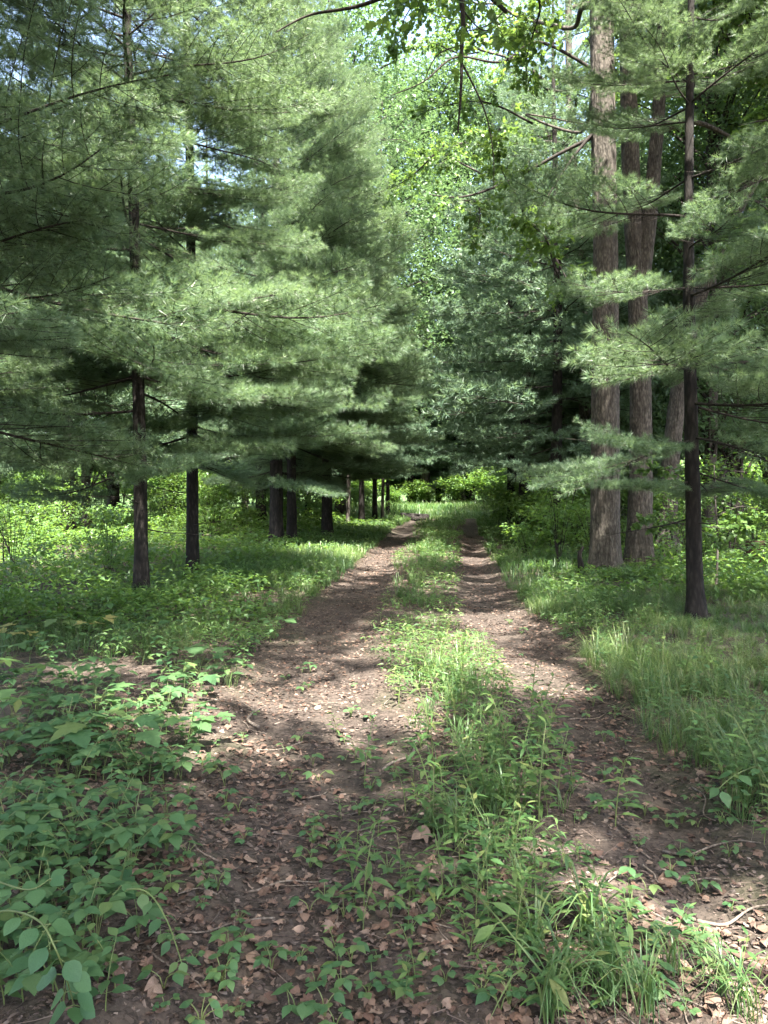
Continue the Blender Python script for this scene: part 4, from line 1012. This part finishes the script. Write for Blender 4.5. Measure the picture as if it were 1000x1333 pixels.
sprig([g_(1040, 1010, .02), g_(1000, 1000, .2), g_(965, 1010, .25), g_(940, 1030, .2)], 4, .085, 'ovate', 'sprig of pale oval leaves at the right edge of the right-hand track', 'oval_leaved_sprig', 804)
sprig([g_(600, 1150, .02), g_(625, 1175, .18), g_(660, 1215, .22), g_(700, 1265, .16), g_(735, 1300, .05)], 6, .10, 'lance2', 'long low stem with pointed leaves lying across the litter by the grass clump', 'trailing_stem', 805, False, 1.1)
for (px, py, s, lab) in [(28, 905, .17, 'umbrella-leaved plant at the left edge above the dense bed'), (8, 960, .15, 'lower umbrella-leaved plant at the left edge beside the dense bed')]:
    q = wpx(px, py); u_ = make_leaflets('umbrella_plant', lab, 'plant', None, 810 + px, 'lance2', 2, .34, 7, s); u_.location = (q[0], q[1], float(gz(q[0], q[1])))
for (px, py, lab) in [(125, 840, 'plant with pale yellow leaves in front of the nearest left pine'), (18, 850, 'cream-yellow leaved plant at the far left under the pines'), (130, 800, 'thin plant with one yellow leaf behind the pale yellow one')]:
    q = wpx(px, py); u_ = make_leaflets('yellow_leaved_plant', lab, 'plant', None, 820 + px, 'pale', 5 if px < 120 else 3, .28, 2, .13); u_.location = (q[0], q[1], float(gz(q[0], q[1])))
GC = 'broad-bladed grass clumps at the near right'
LC_ = 'clump of long arching grass blades at the near right end of the middle strip'
TF = [make_tuft('grass_clump', LC_, 'grass clump', GC, 840 + i, n, h, w_) for i, (n, h, w_) in enumerate([(22, .38, .010), (18, .32, .008), (26, .28, .006)])]
for px, py, s in [(800, 1300, 1.0), (740, 1290, .9), (850, 1320, .9), (700, 1240, .8), (770, 1230, .8), (640, 1130, .7), (600, 1090, .7), (660, 1060, .7), (980, 1320, .9), (950, 1290, .7), (560, 1080, .6), (880, 1270, .7), (720, 1330, .8), (680, 1160, .6)]:
    q = wpx(px, py); place(TF[int(r.integers(3))], q[0], q[1], s, r)

# ------------------------------------------------------------------ fallen leaves, twigs and crumbs
def curl_leaf(seed, sh):
    r = np.random.default_rng(seed); V = sh[0].copy(); c = r.uniform(.3, 1.1) * (1 if r.random() < .7 else -1)
    V[:, 2] = V[:, 2] * .5 + c * (V[:, 0] ** 2) * 1.2 + r.uniform(-.3, .5) * (V[:, 1] - .5) ** 2 + .05 * np.sin(V[:, 1] * 9 + r.uniform(0, 6)); V[:, 1] -= .5
    V[:, 2] -= V[:, 2].min()
    return V, sh[1]
DL = [curl_leaf(900 + i, s) for i, s in enumerate([OVATE, OAKLEAF, ROUND, OVATE, LANCE2, MAPLE, OAKLEAF])]
DLM = [mesh_np('fallen leaf', v, f, [M['dead_leaf']], False) for v, f in DL]
r = np.random.default_rng(150)
def litter_ok(x, y): return (x > -2.6) & (x < 3.2)
cnt = 0
while cnt < 290:
    py = 800 + 540 * r.random() ** .75; px = r.uniform(120, 990); q = wpx(px, py); x, y = q[0], q[1]
    if not (tL(y) - .6 < x < tR(y) + .3): continue
    if r.random() > .35 + .65 * (vnoise(x * 1.7, y * 1.7, seed=71) > .45): continue
    o = ob('fallen_leaf', DLM[int(r.integers(7))], None, (x, y, float(gz(x, y)) + .004), (r.normal(0, .3), r.normal(0, .3), r.uniform(0, 6.28)), (.03 + .075 * r.random() ** 2))
    tag(o, 'curled brown dead leaf lying on the litter of the track', 'dead leaf', 'dead leaves on the near track'); cnt += 1
A = Acc()
n = 42000; y = 1.9 + 26 * r.random(n) ** 1.35; x = tL(y) - 1.6 + (tR(y) - tL(y) + 2.4) * r.random(n)
k_ = r.random(n) < .25 + .75 * (vnoise(x * 1.5, y * 1.5, seed=72) > .42); x, y = x[k_], y[k_]; n = len(x)
grp = np.where(y > 5.5, 7, r.integers(7, size=n)); DL.append(curl_leaf(930, DIAMOND))
for gI in range(8):
    m = grp == gI; c = m.sum()
    D = unit(np.stack([r.normal(size=c), r.normal(size=c), r.normal(0, .25, c)], -1)); up = unit(np.array([0, 0, 1.]) + rand_dir(c, r) * .45)
    V, F = replicate(*DL[gI], frame_from(D, up), r.uniform(.018, .055, c), np.stack([x[m], y[m], gz(x[m], y[m]) + .006], -1)); A.add(V, F, np.repeat(r.random(c) * .98, len(DL[gI][0])))
tag(ob('leaf_litter', A.mesh('leaf_litter', M['dead_leaf'], False)), 'dead leaf litter spread over the track and its edges', kind='stuff')
CH = (np.array([[-.5, -.35, 0], [.5, -.3, .05], [.45, .4, 0], [-.4, .35, .1], [0, 0, .3]]), [np.array([[0, 1, 4], [1, 2, 4], [2, 3, 4], [3, 0, 4]])])
n = 76000; y = 1.9 + 18 * r.random(n) ** 1.9; x = tL(y) - 1.2 + (tR(y) - tL(y) + 1.8) * r.random(n)
az = r.uniform(0, 6.28, n); D = unit(np.stack([np.cos(az), np.sin(az), r.normal(0, .3, n)], -1)); up = unit(np.array([0, 0, 1.]) + rand_dir(n, r) * .5)
ss = .007 + .022 * r.random(n) ** 2.2; V, F = replicate(*CH, frame_from(D, up), np.stack([ss * r.uniform(.4, 1, n), ss * r.uniform(.6, 2.2, n), ss * .7], -1), np.stack([x, y, gz(x, y) + .002], -1))
tag(ob('litter_crumbs', mesh_np('litter_crumbs', V, F, [M['chip']], False, tint=np.repeat(r.random(n) * .98, 5))), 'bark crumbs and wood chips on the trodden soil', kind='stuff')
A = Acc(); n = 8000; y = 2.0 + 18 * r.random(n) ** 1.4; x = tL(y) - 1.5 + (tR(y) - tL(y) + 2.2) * r.random(n)
az = r.uniform(0, 6.28, n); D = unit(np.stack([np.cos(az), np.sin(az), r.normal(0, .12, n)], -1)); ln = .04 + .16 * r.random(n) ** 2
ST = tube(np.array([[0, -.5, 0], [.04, -.1, .02], [-.03, .2, 0], [.02, .5, .03]]), [.5, .45, .4, .25], 3, False)
ST[0][:, 0] = ST[0][:, 0] * .02; ST[0][:, 2] = ST[0][:, 2] * .02; ST[0][:, 0] += .05 * np.sin(ST[0][:, 1] * 5)
V, F = replicate(*ST, frame_from(D, np.array([0, 0, 1.]) + 0 * D), ln, np.stack([x, y, gz(x, y) + .008], -1))
tag(ob('twig_litter', mesh_np('twig_litter', V, F, [M['chip']], True, tint=np.repeat(r.random(n) * .98, len(ST[0])))), 'small broken twigs strewn through the litter of the track', kind='stuff')
def twig(px, py, L, az, rad, seed, label=None):
    rr = np.random.default_rng(seed); q = wpx(px, py); n = 12; s = np.linspace(-.5, .5, n)[:, None]
    d = dirv(az, 0); lat = np.array([-d[1], d[0], 0]); ph = rr.uniform(0, 6)
    P = np.array([q[0], q[1], 0]) + d * L * s + lat * L * .07 * np.sin(s * 7 + ph)
    P[:, 2] = gz(P[:, 0], P[:, 1]) + rad + .006
    A = Acc(); b = P.mean(0); A.add(*tube(P - b, rad * np.linspace(1.1, .5, n), 7))
    o = ob('fallen_twig', None if False else A.mesh('fallen twig', M['deadwood']), None, b)
    if L > .5:
        j = int(rr.integers(4, 8)); c = P[j] - b; e = c + unit(d * .7 + lat * rr.choice([-1, 1]) * .8) * L * .28 + [0, 0, .012]
        B = Acc(); B.add(*tube(np.array([c, (c + e) / 2 + [0, 0, .008], e]), [rad * .6, rad * .5, rad * .3], 5)); ob('side_twig', B.mesh('side twig', M['deadwood']), o)
    return tag(o, label or 'thin grey dead twig lying on the track litter', 'twig', None if label else 'dead twigs on the track')
twig(250, 1110, .34, 2.4, .0045, 1, 'curved bare twig on the dark soil right of the dense bed')
twig(370, 1140, .32, .35, .005, 2, 'pale curved twig on bare soil in the left track')
twig(930, 1105, .42, -.1, .006, 3, 'forked dead twig on the bare soil of the right track')
twig(960, 1192, .30, .05, .007, 4, 'straight dark stick at the near right edge of the track')
twig(530, 985, .5, 1.1, .008, 5, 'pale stick at the left edge of the middle strip')
twig(325, 930, .55, 1.9, .011, 6, 'knobbly pale stick at the left edge of the sunlit patch')
twig(545, 1165, .22, -.5, .010, 7, 'thick short stick under the pointed leaves of the middle strip')
r = np.random.default_rng(160)
for i in range(46):
    py = 830 + 490 * r.random() ** .8; px = r.uniform(200, 960); twig(px, py, r.uniform(.12, .45), r.uniform(0, 6.28), r.uniform(.002, .005), 20 + i)

# ------------------------------------------------------------------ wood lying or standing about
def blob(seed, R3, n=24, amp=.25):
    u = np.linspace(0, math.pi, n // 2 + 1); v = np.arange(n) / n * 2 * math.pi; U, W = np.meshgrid(u, v, indexing='ij')
    d = np.stack([np.sin(U) * np.cos(W), np.sin(U) * np.sin(W), np.cos(U)], -1)
    f = 1 + amp * (vnoise(d[..., 0] * 2 + 5, d[..., 1] * 2 + 5, d[..., 2] * 2 + 5, seed) - .5) * 2 + amp * .4 * (vnoise(d[..., 0] * 6 + 9, d[..., 1] * 6, d[..., 2] * 6, seed) - .5)
    V = (d * f[..., None] * np.array(R3)).reshape(-1, 3); m = n // 2
    i = np.arange(m)[:, None] * n; j = np.arange(n)[None]; k2 = (j + 1) % n
    return V, [np.stack([i + j, i + n + j, i + n + k2, i + k2], -1).reshape(-1, 4)]
# stump at the right edge
z = np.linspace(0, 1, 16); P = np.stack([0 * z, .03 * z, z * .55 - .05], -1)
st = empty('tree_stump', (7.75, 15.6, float(gz(7.75, 15.6))), 'rotting red-brown stump at the right edge behind the slim pine', 'tree stump')
ob('stump_body', mesh_np('stump', *tube(P, .34 * (1 + .4 * np.exp(-z * 5)), 40, bark=oak_bark_disp(3, .05)), [M['stump']]), st)
sn = empty('broken_snag', (3.45, 13.6, float(gz(3.45, 13.6))), 'short dark broken snag beside the foot of the nearer oak', 'snag')
P = curve([(0, 0, -.05), (.02, 0, .2), (.0, .01, .4), (.06, 0, .55)], 16); ob('snag_body', mesh_np('snag', *tube(P, np.linspace(.07, .018, 16), 16, bark=pine_bark_disp(4, .5)), [M['pine_bark']]), sn)
lg = empty('log', (1.75, 44, float(gz(1.75, 44)) + .15), 'dark log lying at the far left end of the lane', 'log')
P = np.stack([np.linspace(-.8, .8, 14), .1 * np.sin(np.linspace(0, 3, 14)), np.zeros(14)], -1); ob('log_body', mesh_np('log', *tube(P, np.linspace(.30, .22, 14), 24, bark=pine_bark_disp(5, .3)), [M['pine_bark']]), lg)
# bare leaning saplings at the left edge
for i, (px, py, dx, h) in enumerate([(30, 760, -.5, 1.1), (6, 745, -.1, 1.0), (125, 705, -.35, 1.6), (118, 700, -.15, 1.5), (138, 705, -.5, 1.7)]):
    q = wpx(px, py); P = curve([(0, 0, -.03), (dx * .4, 0, h * .4), (dx * .8, .1, h * .75), (dx * 1.15, .1, h)], 16)
    o = empty('bare_stem', (q[0], q[1], float(gz(q[0], q[1]))), ['thick bare leaning stem at the far left edge', 'upright bare stem at the left edge behind the leaning one'][i] if i < 2 else 'thin dark bare stem standing in the undergrowth left of the nearest pine', 'bare stem', None if i < 2 else 'bare stems left of the nearest pine')
    ob('stalk', mesh_np('bare stem', *tube(P, np.linspace(.022 if i < 2 else .014, .006, 16), 8), [M['twig']]), o)
print('OBJ', len(bpy.data.objects), 'TRIS', sum(len(m.loops) - 2 * len(m.polygons) for m in bpy.data.meshes))
